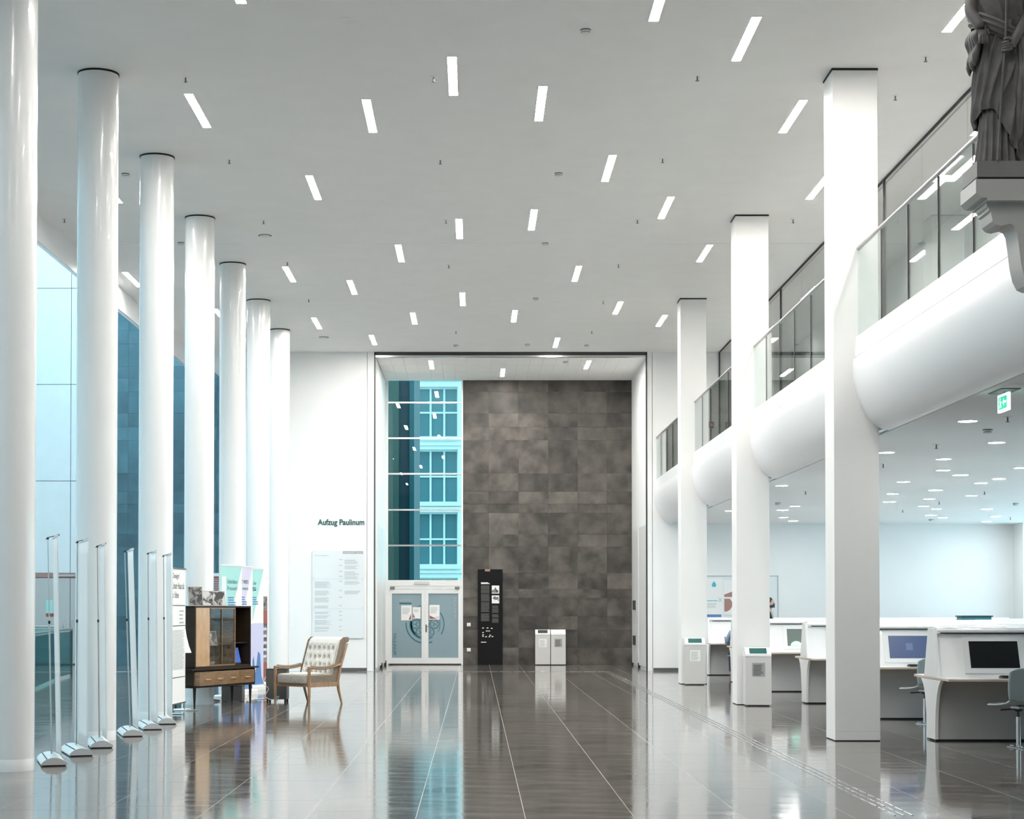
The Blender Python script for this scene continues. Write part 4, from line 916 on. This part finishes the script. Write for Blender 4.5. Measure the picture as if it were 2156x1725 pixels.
tag(MB().tube(spl([(5.95, 20.06, .735), (6.0, 20.16, .79), (6.12, 20.18, .80), (6.2, 20.12, .76), (6.25, 20.05, .73)]), .005, 6).build('cable', 'plastic_black', smooth=60), 'thin black keyboard cable arching on the nearest desk', 'cable')

# ------------------------------------------------------------------ bolted swivel chairs
def chair(label, loc, rz):
    """seat opens to local -x, backrest at local +x"""
    t = thing('swivel_chair', label, 'chair', loc, rz, 'swivel chairs bolted to the floor')
    MB().cbox(-.13, .13, -.06, .06, 0, .014, .006).build('floor_plate', 'chrome', t)
    for x in (-.10, -.04, .04, .10): MB().lathe([(.012, .014), (.012, .024), (.006, .03)], (x, -.035), 8).build('bolt', 'chrome', t)
    MB().cyl((0, 0, .014), (0, 0, .33), .026, n=20).build('column', 'chrome', t, 40)
    MB().cyl((0, 0, .33), (0, 0, .40), .013, n=12).build('piston', 'dark_steel', t, 40)
    MB().lathe([(.02, .385), (.05, .40), (.055, .42), (.03, .42)], n=16).build('hub', 'plastic_black', t, 40)
    MB().box(-.07, .09, -.05, .05, .418, .445).build('bracket', 'steel', t)
    MB().tube([(-.04, -.04, .41), (-.12, -.14, .40)], .008, 6).build('lever', 'plastic_black', t)
    path = [(-.27, .455), (-.22, .445), (-.10, .448), (.05, .462), (.13, .478), (.175, .51), (.195, .58), (.205, .70), (.222, .82), (.235, .86)]
    def P(s):
        s = s*(len(path)-1); i = min(int(s), len(path)-2); f = s-i; return path[i][0]*(1-f)+path[i+1][0]*f, path[i][1]*(1-f)+path[i+1][1]*f
    def wid(s): return .24*min(1, (1-(max(0, .14-s)/.14)**2)**.5+.02)*(1-.12*math.exp(-((s-.55)/.1)**2))*min(1, (1-(max(0, s-.86)/.145)**2)**.5)
    def shf(u, v):
        x, z = P(v); q = (u-.5)*2; return (x-(.02*q*q if v > .55 else 0), q*wid(v), z+(.015*q*q if v <= .55 else 0))
    sh = MB().grid(shf, 17, 46).build('shell', 'shell_grey', t, 60)
    so = sh.modifiers.new('thickness', 'SOLIDIFY'); so.thickness = .012
    def pad(u, v):
        s = .02+.44*v; x, z = P(s); q = (u-.5)*2; return (x, q*(wid(s)-.012), z+.006+.022*(1-q**4)*(1-(2*v-1)**6))
    MB().grid(pad, 17, 20).build('seat_pad', 'pad_grey', t, 60)
    MB().grid(lambda u, v: (lambda p: (p[0]-.016, p[1]*.9, p[2]))(shf(u, .66+.26*v)), 13, 12).build('back_pad', 'pad_grey', t, 60)
    return t
cA = chair('grey swivel chair on a chrome post before the nearest desk', (5.83, 19.42, 0), math.radians(-74))
cB = dup(cA, (5.80, 23.33, 0), 'grey swivel chair partly hidden behind the end of the nearest desk', math.radians(-70))

# ------------------------------------------------------------------ posters on the computer room wall
nb = thing('notice_board', 'large white notice board with posters on the computer room end wall', 'board', (6.3, YW, 1.23))
MB().box(5.4, 7.2, YW-.02, YW-.002, 1.2, 2.25).build('board', 'paper_bluish', nb, world=True)
MB().box(5.4, 7.22, YW-.03, YW-.002, 2.25, 2.27).build('frame_edge', 'ink_light', nb, world=True); MB().box(7.2, 7.22, YW-.03, YW-.002, 1.2, 2.25).build('frame_edge', 'ink_light', nb, world=True)
p1 = thing('wall_poster', 'pale poster with a cyan drop, a cross and a blue foot bar', 'poster', (5.66, YW-.025, 1.26))
MB().box(5.43, 5.90, YW-.026, YW-.021, 1.26, 2.20).build('sheet', 'paper', p1, world=True)
MB().prism([(5.635, 2.02), (5.66, 2.0), (5.71, 2.0), (5.735, 2.02), (5.735, 2.07), (5.685, 2.14), (5.635, 2.07)], 'y', YW-.028, YW-.026).build('drop_mark', 'print_cyan', p1, world=True)
b = MB()
for s in (-1, 1): b.prism([(5.79, 1.69-s*.045), (5.80, 1.69-s*.05), (5.865, 1.69+s*.045), (5.855, 1.69+s*.05)], 'y', YW-.028, YW-.026)
b.box(5.5, 5.77, YW-.028, YW-.026, 1.66, 1.68); b.build('cross_mark', 'print_cyan', p1, world=True)
lines_mb(MB(), 5.5, 5.80, 1.5, 1.63, 5, YW-.0265, 5, .3).build('fine_print', 'ink_light', p1, world=True)
MB().box(5.44, 5.86, YW-.028, YW-.026, 1.28, 1.345).build('blue_bar', 'print_blue', p1, world=True)
p2 = thing('wall_poster', 'poster with brown shapes, partly hidden by the middle square column', 'poster', (6.2, YW-.025, 1.35))
MB().box(5.92, 6.5, YW-.026, YW-.021, 1.33, 2.17).build('sheet', 'paper', p2, world=True)
MB().prism([(5.93, 1.76), (6.48, 1.76), (6.48, 2.02), (5.93, 1.82)], 'y', YW-.028, YW-.026).build('picture', 'print_brown', p2, world=True)
MB().prism([(5.93, 1.42), (5.98, 1.41), (6.06, 1.45), (6.12, 1.54), (6.12, 1.64), (6.06, 1.72), (5.93, 1.72)], 'y', YW-.028, YW-.026).build('round_shape', 'print_brown', p2, world=True)
tc_ = thing('storage_cabinet', 'low teal cabinet top showing above the farthest desks', 'cabinet', (9.5, 33.3, 0))
tc_.location = (9.48, 34.35, 0)
MB().cbox(-.28, .28, -.2, .2, .02, 1.33, .01).build('body', 'teal_box', tc_); MB().box(-.3, .3, -.22, .22, 1.33, 1.355).build('top', 'dark_steel', tc_)
MB().box(-.26, .26, -.18, .18, 0, .02).build('plinth', 'plastic_black', tc_)

# ------------------------------------------------------------------ people
def skinned(name, V, E, RR, m, parent, sub=2):
    me = bpy.data.meshes.new(name); me.from_pydata(V, E, []); me.materials.append(M[m])
    o = bpy.data.objects.new(name, me); C.objects.link(o); o.parent = parent
    sk = o.modifiers.new('skin', 'SKIN'); o.modifiers.new('sub', 'SUBSURF').levels = sub; o.modifiers['sub'].render_levels = sub
    for i, r_ in enumerate(RR): me.skin_vertices[0].data[i].radius = (r_ if isinstance(r_, tuple) else (r_, r_))
    me.skin_vertices[0].data[0].use_root = True
    sk.use_smooth_shade = True; return o
def person(label, loc, rz, seated, shirt, hair_long):
    """faces local -y"""
    t = thing('person', label, 'person', loc, rz); S = {}
    if seated:
        S = dict(pel=(0,.02,.60), wa=(0,-.03,.72), ch=(0,-.10,.86), nk=(0,-.15,1.02), hd=(0,-.21,1.14), shl=(-.17,-.11,.96), shr=(.17,-.11,.96), ell=(-.25,-.22,.74), elr=(.25,-.22,.74), wrl=(-.12,-.42,.76), wrr=(.12,-.42,.76),
                 hl=(-.09,0,.58), hr=(.09,0,.58), kl=(-.12,-.42,.54), kr=(.12,-.42,.54), al=(-.12,-.42,.09), ar=(.12,-.42,.09), tl=(-.13,-.56,.04), tr=(.13,-.56,.04))
    else:
        S = dict(pel=(0,0,.90), wa=(0,0,1.04), ch=(0,.01,1.25), nk=(0,.0,1.42), hd=(0,-.02,1.54), shl=(-.17,0,1.35), shr=(.17,0,1.35), ell=(-.22,.02,1.08), elr=(.22,.02,1.08), wrl=(-.22,-.08,.84), wrr=(.22,-.08,.84),
                 hl=(-.09,0,.86), hr=(.09,0,.86), kl=(-.10,-.01,.48), kr=(.10,-.01,.48), al=(-.10,.02,.08), ar=(.10,.02,.08), tl=(-.11,-.13,.035), tr=(.11,-.13,.035))
    names = list(S); I = {n: i for i, n in enumerate(names)}
    rad = dict(pel=(.13,.10), wa=(.115,.085), ch=(.14,.095), nk=.05, hd=.05, shl=.055, shr=.055, ell=.038, elr=.038, wrl=.026, wrr=.026, hl=.085, hr=.085, kl=.052, kr=.052, al=.036, ar=.036, tl=.03, tr=.03)
    E = [('pel','wa'),('wa','ch'),('ch','nk'),('nk','hd'),('ch','shl'),('ch','shr'),('shl','ell'),('shr','elr'),('ell','wrl'),('elr','wrr'),('pel','hl'),('pel','hr'),('hl','kl'),('hr','kr'),('kl','al'),('kr','ar'),('al','tl'),('ar','tr')]
    body = skinned('body', [S[n] for n in names], [(I[a], I[b_]) for a, b_ in E], [rad[n] for n in names], 'skin', t)
    def sub(ns, g, m, nm):
        J = {n: i for i, n in enumerate(ns)}; skinned(nm, [S[n] for n in ns], [(J[a], J[b_]) for a, b_ in E if a in J and b_ in J], [tuple(q+g for q in rad[n]) if isinstance(rad[n], tuple) else rad[n]+g for n in ns], m, t)
    sub(['pel','wa','ch','shl','shr','ell','elr','wrl','wrr'], .014, shirt, 'shirt')
    sub(['pel','hl','hr','kl','kr','al','ar'], .012, 'trousers', 'trousers')
    for s, nm in ((-1, 'wrl'), (1, 'wrr')):              # hands: palm and five fingers
        w_ = Vector(S[nm]); d = (w_-Vector(S['ell' if s < 0 else 'elr'])).normalized(); sx = d.cross(Vector((0, 0, 1))).normalized() if abs(d.z) < .9 else Vector((1, 0, 0))
        V = [w_, w_+d*.08]; EE = [(0, 1)]; RR = [.022, .03]
        for k in range(4):
            o_ = sx*(.022*(k-1.5)); ln = (.062, .075, .07, .055)[k]; n0 = len(V); dn = Vector((0, 0, -1))*.012
            V += [w_+d*.085+o_, w_+d*(.085+ln*.5)+o_+dn*.4, w_+d*(.085+ln)+o_+dn*1.6]; EE += [(1, n0), (n0, n0+1), (n0+1, n0+2)]; RR += [.010, .009, .007]
        n0 = len(V); V += [w_+d*.03-sx*s*.035, w_+d*.07-sx*s*.055]; EE += [(0, n0), (n0, n0+1)]; RR += [.011, .008]
        skinned('hand', V, EE, RR, 'skin', t, 1)
    h = Vector(S['hd']); g = MB()
    def headf(u, v):
        a = 2*PI*u; b_ = PI*v; sx, sy, sz = .075, .093, .115; x = sx*math.sin(b_)*math.cos(a); y = sy*math.sin(b_)*math.sin(a); z = -sz*math.cos(b_)
        if z < 0: x *= 1-.25*(-z/sz); y *= 1-.12*(-z/sz)
        if y < 0: y -= .022*math.exp(-((z+.012)/.018)**2-(x/.014)**2)+.008*math.exp(-((z+.055)/.012)**2-(x/.025)**2); y += .008*math.exp(-((z-.012)/.014)**2-((abs(x)-.03)/.014)**2)
        return (h.x+x, h.y+y, h.z+z)
    head = g.grid(headf, 40, 30, True).build('head', 'skin', t, 80)
    for s in (-1, 1):
        MB().ball((h.x+s*.03, h.y-.083, h.z+.012), (.012, .007, .008), 10, 8).build('eye', 'ink_dark', head, 60); MB().ball((h.x+s*.076, h.y+.005, h.z), (.01, .018, .03), 10, 8).build('ear', 'skin', head, 60)
    MB().grid(lambda u, v: (h.x+.082*math.sin(PI*(.38+.62*v))*math.cos(2*PI*u), h.y+.012+.1*math.sin(PI*(.38+.62*v))*math.sin(2*PI*u)+(.02 if math.sin(2*PI*u) < 0 else 0)*(1-v), h.z+.022-.11*math.cos(PI*(.38+.62*v))), 30, 14, True).build('hair', 'hair', head, 70)
    if hair_long: MB().ball((h.x, h.y+.06, h.z-.06), (.07, .05, .12), 16, 12).build('long_hair', 'hair', head, 70)
    return t, head, h
P1, hd1, h1 = person('person in a dark top with black face mask standing behind the fourth desk row', (6.27, 38.6, 0), math.radians(75), False, 'shirt_dark', False)
P1.scale = (1.03, 1.03, 1.035)
MB().grid(lambda u, v: (h1.x+.066*math.sin(PI*(u-.5)*1.15), h1.y-.092*math.cos(PI*(u-.5)*1.15)-.010*math.cos(PI*(u-.5))**4, h1.z-.085+.085*v), 16, 8).build('face_mask', 'plastic_black', hd1, 60)
person('person in a light blue denim shirt bent over the last desk row, mostly hidden', (5.70, 39.05, 0), PI, True, 'denim', True)
st = dup(cA, (5.72, 39.1, 0), 'grey swivel chair under the person in light blue', math.radians(-90))

# ------------------------------------------------------------------ statue and its console on the column beyond the frame
cn = thing('wall_console', 'white scrolled wall console carrying the dark statue', 'console', (3.8, 12.99, 3.6))
MB().box(3.562, 4.045, 12.79, 13.20, 4.455, 4.555).build('upper_slab', 'console_white', cn, world=True)
MB().prism([(3.562, 4.455), (3.60, 4.42), (3.64, 4.42), (3.64, 4.40), (4.045, 4.40), (4.045, 4.455)], 'y', 12.78, 13.21).build('moulding', 'console_white', cn, world=True)
sc = [(4.045, 4.40), (3.655, 4.40), (3.66, 4.375), (3.675, 4.365), (3.672, 4.345), (3.69, 4.335), (3.69, 4.315), (3.70, 4.27), (3.725, 4.245), (3.765, 4.235), (3.80, 4.245), (3.825, 4.25), (3.855, 4.235), (3.872, 4.20), (3.885, 4.10), (3.90, 3.97), (3.92, 3.88), (3.95, 3.82), (3.99, 3.80), (4.045, 3.80)]
MB().prism(sc, 'y', 12.86, 13.14).build('scroll_bracket', 'console_white', cn, 30, world=True)
pb = thing('statue', 'dark weathered statue of a robed figure holding a staff, high at the right picture edge', 'statue', (3.79, 12.99, 4.57))
MB().box(3.57-3.79, .25, -.2, .2, .0, .115).build('plinth', 'plinth_grey', pb)
MB().box(-.21, .24, -.19, .19, -.015, 0).build('shadow_joint', 'shadow_black', pb)
B0 = .115
def fold(phi, z, n, sl, sd):
    a = n*phi+sl*z+1.6*noise.noise(Vector((math.cos(phi)*1.5, math.sin(phi)*1.5, z*2+sd)))
    s = math.sin(a); return max(0, 1.02-math.sqrt(s*s+.02))**1.3-.35
def tunic(u, v):
    phi = 2*PI*u; z = v*.86; rx = .155-.02*math.sin(PI*v)+.02*(1-v)**3; ry = .125-.015*math.sin(PI*v)+.02*(1-v)**3
    k_ = 1+.16*fold(phi, z*.6, 9, 1.0, 3)*(1-.5*v)
    return (.0+rx*k_*math.cos(phi), .0+ry*k_*math.sin(phi), B0+z)
MB().grid(tunic, 260, 60, True).build('tunic', 'bronze', pb, 80)
def mantle(u, v):
    phi = 2*PI*u; side = math.cos(phi); lo_ = .34-.16*math.exp(-((phi-1.25*PI)/.5)**2)*0-.30*max(0, math.cos(phi+.5))**1.2+.06*math.sin(phi*2); hi = 1.06+.06*math.sin(phi+1)
    z = lo_+(hi-lo_)*v; t_ = (z)/1.1; rx = .205-.05*t_**2; ry = .165-.03*t_**2
    k_ = 1+.17*fold(phi, z, 7, 9*(-1 if side < .3 else .3), 9)+.05*noise.noise(Vector((phi*2, z*9, 2)))
    k_ *= 1-.06*math.exp(-((v)/.05)**2)
    return (.01+rx*k_*math.cos(phi), ry*k_*math.sin(phi), B0+z)
mo = MB().grid(mantle, 420, 170, True).build('mantle', 'bronze', pb, 80); ms = mo.modifiers.new('thickness', 'SOLIDIFY'); ms.thickness = .014
def torso(u, v):
    phi = 2*PI*u; z = .95+.42*v; rx = (.15+.045*math.sin(PI*min(1, v*.9)))*(1-.45*max(0, (v-.72)/.28)**1.5); ry = (.115+.02*math.sin(PI*v))*(1-.4*max(0, (v-.75)/.25)**2)
    k_ = 1+.10*fold(phi, z, 6, 12, 5); return (rx*k_*math.cos(phi), ry*k_*math.sin(phi), B0+z)
MB().grid(torso, 220, 50, True).build('torso_drape', 'bronze', pb, 80)
# sash across the hips, bunched cloth at the left hip, hanging cloth at the right
def sash(u, v):
    phi = 2*PI*u; z = .98-.10*math.cos(phi+.3)+(v-.5)*.13; r_ = 1.06+.10*math.sin(PI*v)+.06*math.sin(v*19+phi); return (.185*r_*math.cos(phi), .15*r_*math.sin(phi), B0+z)
MB().grid(sash, 120, 22, True).build('sash', 'bronze', pb, 80)
dr_ = MB()
for k in range(7):
    x = .10+.018*k; dr_.tube(spl([(x, -.13-.01*(k % 2), B0+.92), (x+.02, -.16-.015*(k % 3), B0+.7), (x+.015*math.sin(k), -.15, B0+.45), (x-.01, -.13-.01*(k % 2), B0+.15+.05*(k % 3)), (x-.01, -.125, B0+.12+.05*(k % 3))]), splr([.02, .028, .03, .018, .003]), 10)
dr_.build('hanging_cloth', 'bronze', pb, 80)
kn = MB()
for k in range(6): kn.tube(spl([(-.15-.006*k, -.10+.03*k, B0+1.0), (-.195-.004*(k % 3), -.105+.035*k, B0+.93), (-.18, -.10+.035*k, B0+.86-.02*(k % 2)), (-.2+.008*(k % 2), -.095+.035*k, B0+.79-.02*(k % 3)), (-.19, -.09+.035*k, B0+.75-.03*(k % 3))]), splr([.012, .028, .022, .026, .004]), 10)
kn.build('bunched_cloth', 'bronze', pb, 80)
MB().tube([(-.075, -.215, B0), (-.045, -.215, B0+.5), (-.01, -.20, B0+.9), (.02, -.19, B0+1.75)], .0085, 8).build('staff', 'bronze', pb, 60)
hv = [(0,0,1.30),(0,0,1.43),(.17,0,1.34),(.20,-.07,1.10),(.05,-.18,.86),(.025,-.20,.80),(-.17,0,1.34),(-.22,-.04,1.12),(-.16,-.14,.97)]
ps = skinned('arms_and_neck', [(x, y, z+B0) for x, y, z in hv], [(0,1),(0,2),(2,3),(3,4),(4,5),(0,6),(6,7),(7,8)], [.08,.05,.06,.05,.036,.034,.06,.05,.036], 'bronze', pb)
V = [(.03, -.205, .83+B0), (.03, -.21, .79+B0)]; EE = [(0, 1)]; RR = [.032, .026]          # hand closed round the staff
for k in range(4):
    z = .845-.019*k+B0; n0 = len(V); V += [(.012, -.226, z), (-.014, -.236, z-.003), (-.038, -.222, z-.006), (-.036, -.200, z-.008)]; EE += [(0 if k < 2 else 1, n0), (n0, n0+1), (n0+1, n0+2), (n0+2, n0+3)]; RR += [.012, .0115, .0105, .009]
n0 = len(V); V += [(.012, -.222, .872+B0), (-.018, -.232, .868+B0), (-.036, -.222, .860+B0)]; EE += [(0, n0), (n0, n0+1), (n0+1, n0+2)]; RR += [.013, .0115, .010]
skinned('hand', V, EE, RR, 'bronze', pb, 1)
V = [(-.16, -.15, .965+B0), (-.165, -.165, .925+B0)]; EE = [(0, 1)]; RR = [.03, .028]                 # hand gathering the cloth at the hip
for k in range(4):
    x = -.19+.018*k; n0 = len(V); V += [(x, -.178, .895+B0), (x+.002, -.185, .868+B0-.004*(k % 2)), (x+.003, -.168, .85+B0)]; EE += [(1, n0), (n0, n0+1), (n0+1, n0+2)]; RR += [.0125, .0115, .010]
n0 = len(V); V += [(-.128, -.17, .94+B0), (-.12, -.178, .91+B0)]; EE += [(0, n0), (n0, n0+1)]; RR += [.012, .010]
skinned('hand', V, EE, RR, 'bronze', pb, 1)
hc = Vector((0, -.01, B0+1.55))
MB().grid(lambda u, v: (hc.x+.07*math.sin(PI*v)*math.cos(2*PI*u)*(1-.2*max(0, -(-math.cos(PI*v)))), hc.y+.085*math.sin(PI*v)*math.sin(2*PI*u)-(.02*math.exp(-((-.105*math.cos(PI*v)+.01)/.02)**2) if abs(u-.75) < .03 else 0), hc.z-.105*math.cos(PI*v)), 36, 24, True).build('head', 'bronze', pb, 80)
MB().grid(lambda u, v: (hc.x+.085*math.sin(PI*(.4+.6*v))*math.cos(2*PI*u)*(1+.05*math.sin(u*60)), hc.y+.02+.1*math.sin(PI*(.4+.6*v))*math.sin(2*PI*u), hc.z+.01-.115*math.cos(PI*(.4+.6*v))), 60, 16, True).build('hair', 'bronze', pb, 80)

# ------------------------------------------------------------------ street and building beyond the niche glazing
struct(MB().box(-30, 30, 48.5, 120, -.3, -.1).build('ground_outside', 'street'))
rt = thing('building_wing', 'dark blue wall of the neighbouring wing seen at the left of the glazing', 'building', (-2.8, 54, 0))
MB().box(-4.5, -1.86, 54, 60, 0, 16).build('wall', 'facade_dark', rt, world=True)
MB().box(-2.9, -2.30, 53.7, 54, 0, 16).build('pilaster', 'facade_green', rt, world=True); MB().box(-1.98, -1.84, 53.9, 54, 0, 16).build('edge_strip', 'ink_teal', rt, world=True)
bd = thing('office_building', 'pale building with tall windows seen through the tinted glazing', 'building', (-2, 96, 0))
wz = [(.4, 3.1), (3.75, 6.6), (7.1, 9.95), (10.6, 13.3), (14, 16.6)]
wx = [(-8.6, -6.3), (-5.3, -3.95), (-3.15, -.95), (.2, 2.4)]
fb = MB(); xs_ = [-12]+[q for p in wx for q in p]+[6]
for i in range(0, len(xs_), 2): fb.box(xs_[i], xs_[i+1], 96, 96.8, 0, 18)
zs_ = [0]+[q for p in wz for q in p]+[18]
for a, b_ in wx:
    for i in range(0, len(zs_), 2): fb.box(a, b_, 96.01, 96.79, zs_[i], zs_[i+1])
fb.build('facade', 'facade_white', bd, world=True)
for a, b_ in wx:
    for z0, z1 in wz:
        MB().box(a, b_, 96.5, 96.55, z0, z1).build('window_pane', 'window_dark', bd, world=True)
        f_ = MB(); n_ = 3
        for k in range(n_+1): xx = a+(b_-a)*k/n_; f_.box(xx-.05, xx+.05, 96.4, 96.5, z0, z1)
        for zz_ in (z0+.04, z1-.04, z0+(z1-z0)*.5): f_.box(a, b_, 96.41, 96.5, zz_-.045, zz_+.045)
        f_.build('window_frame', 'facade_white', bd, world=True)
        MB().box(a-.15, b_+.15, 95.85, 96.01, z0-.18, z0).build('sill', 'alu_white', bd, world=True)
for z in (3.35, 6.75, 10.15, 13.6): MB().box(-12, 6, 95.9, 96, z, z+.12).build('string_course', 'alu_white', bd, world=True)
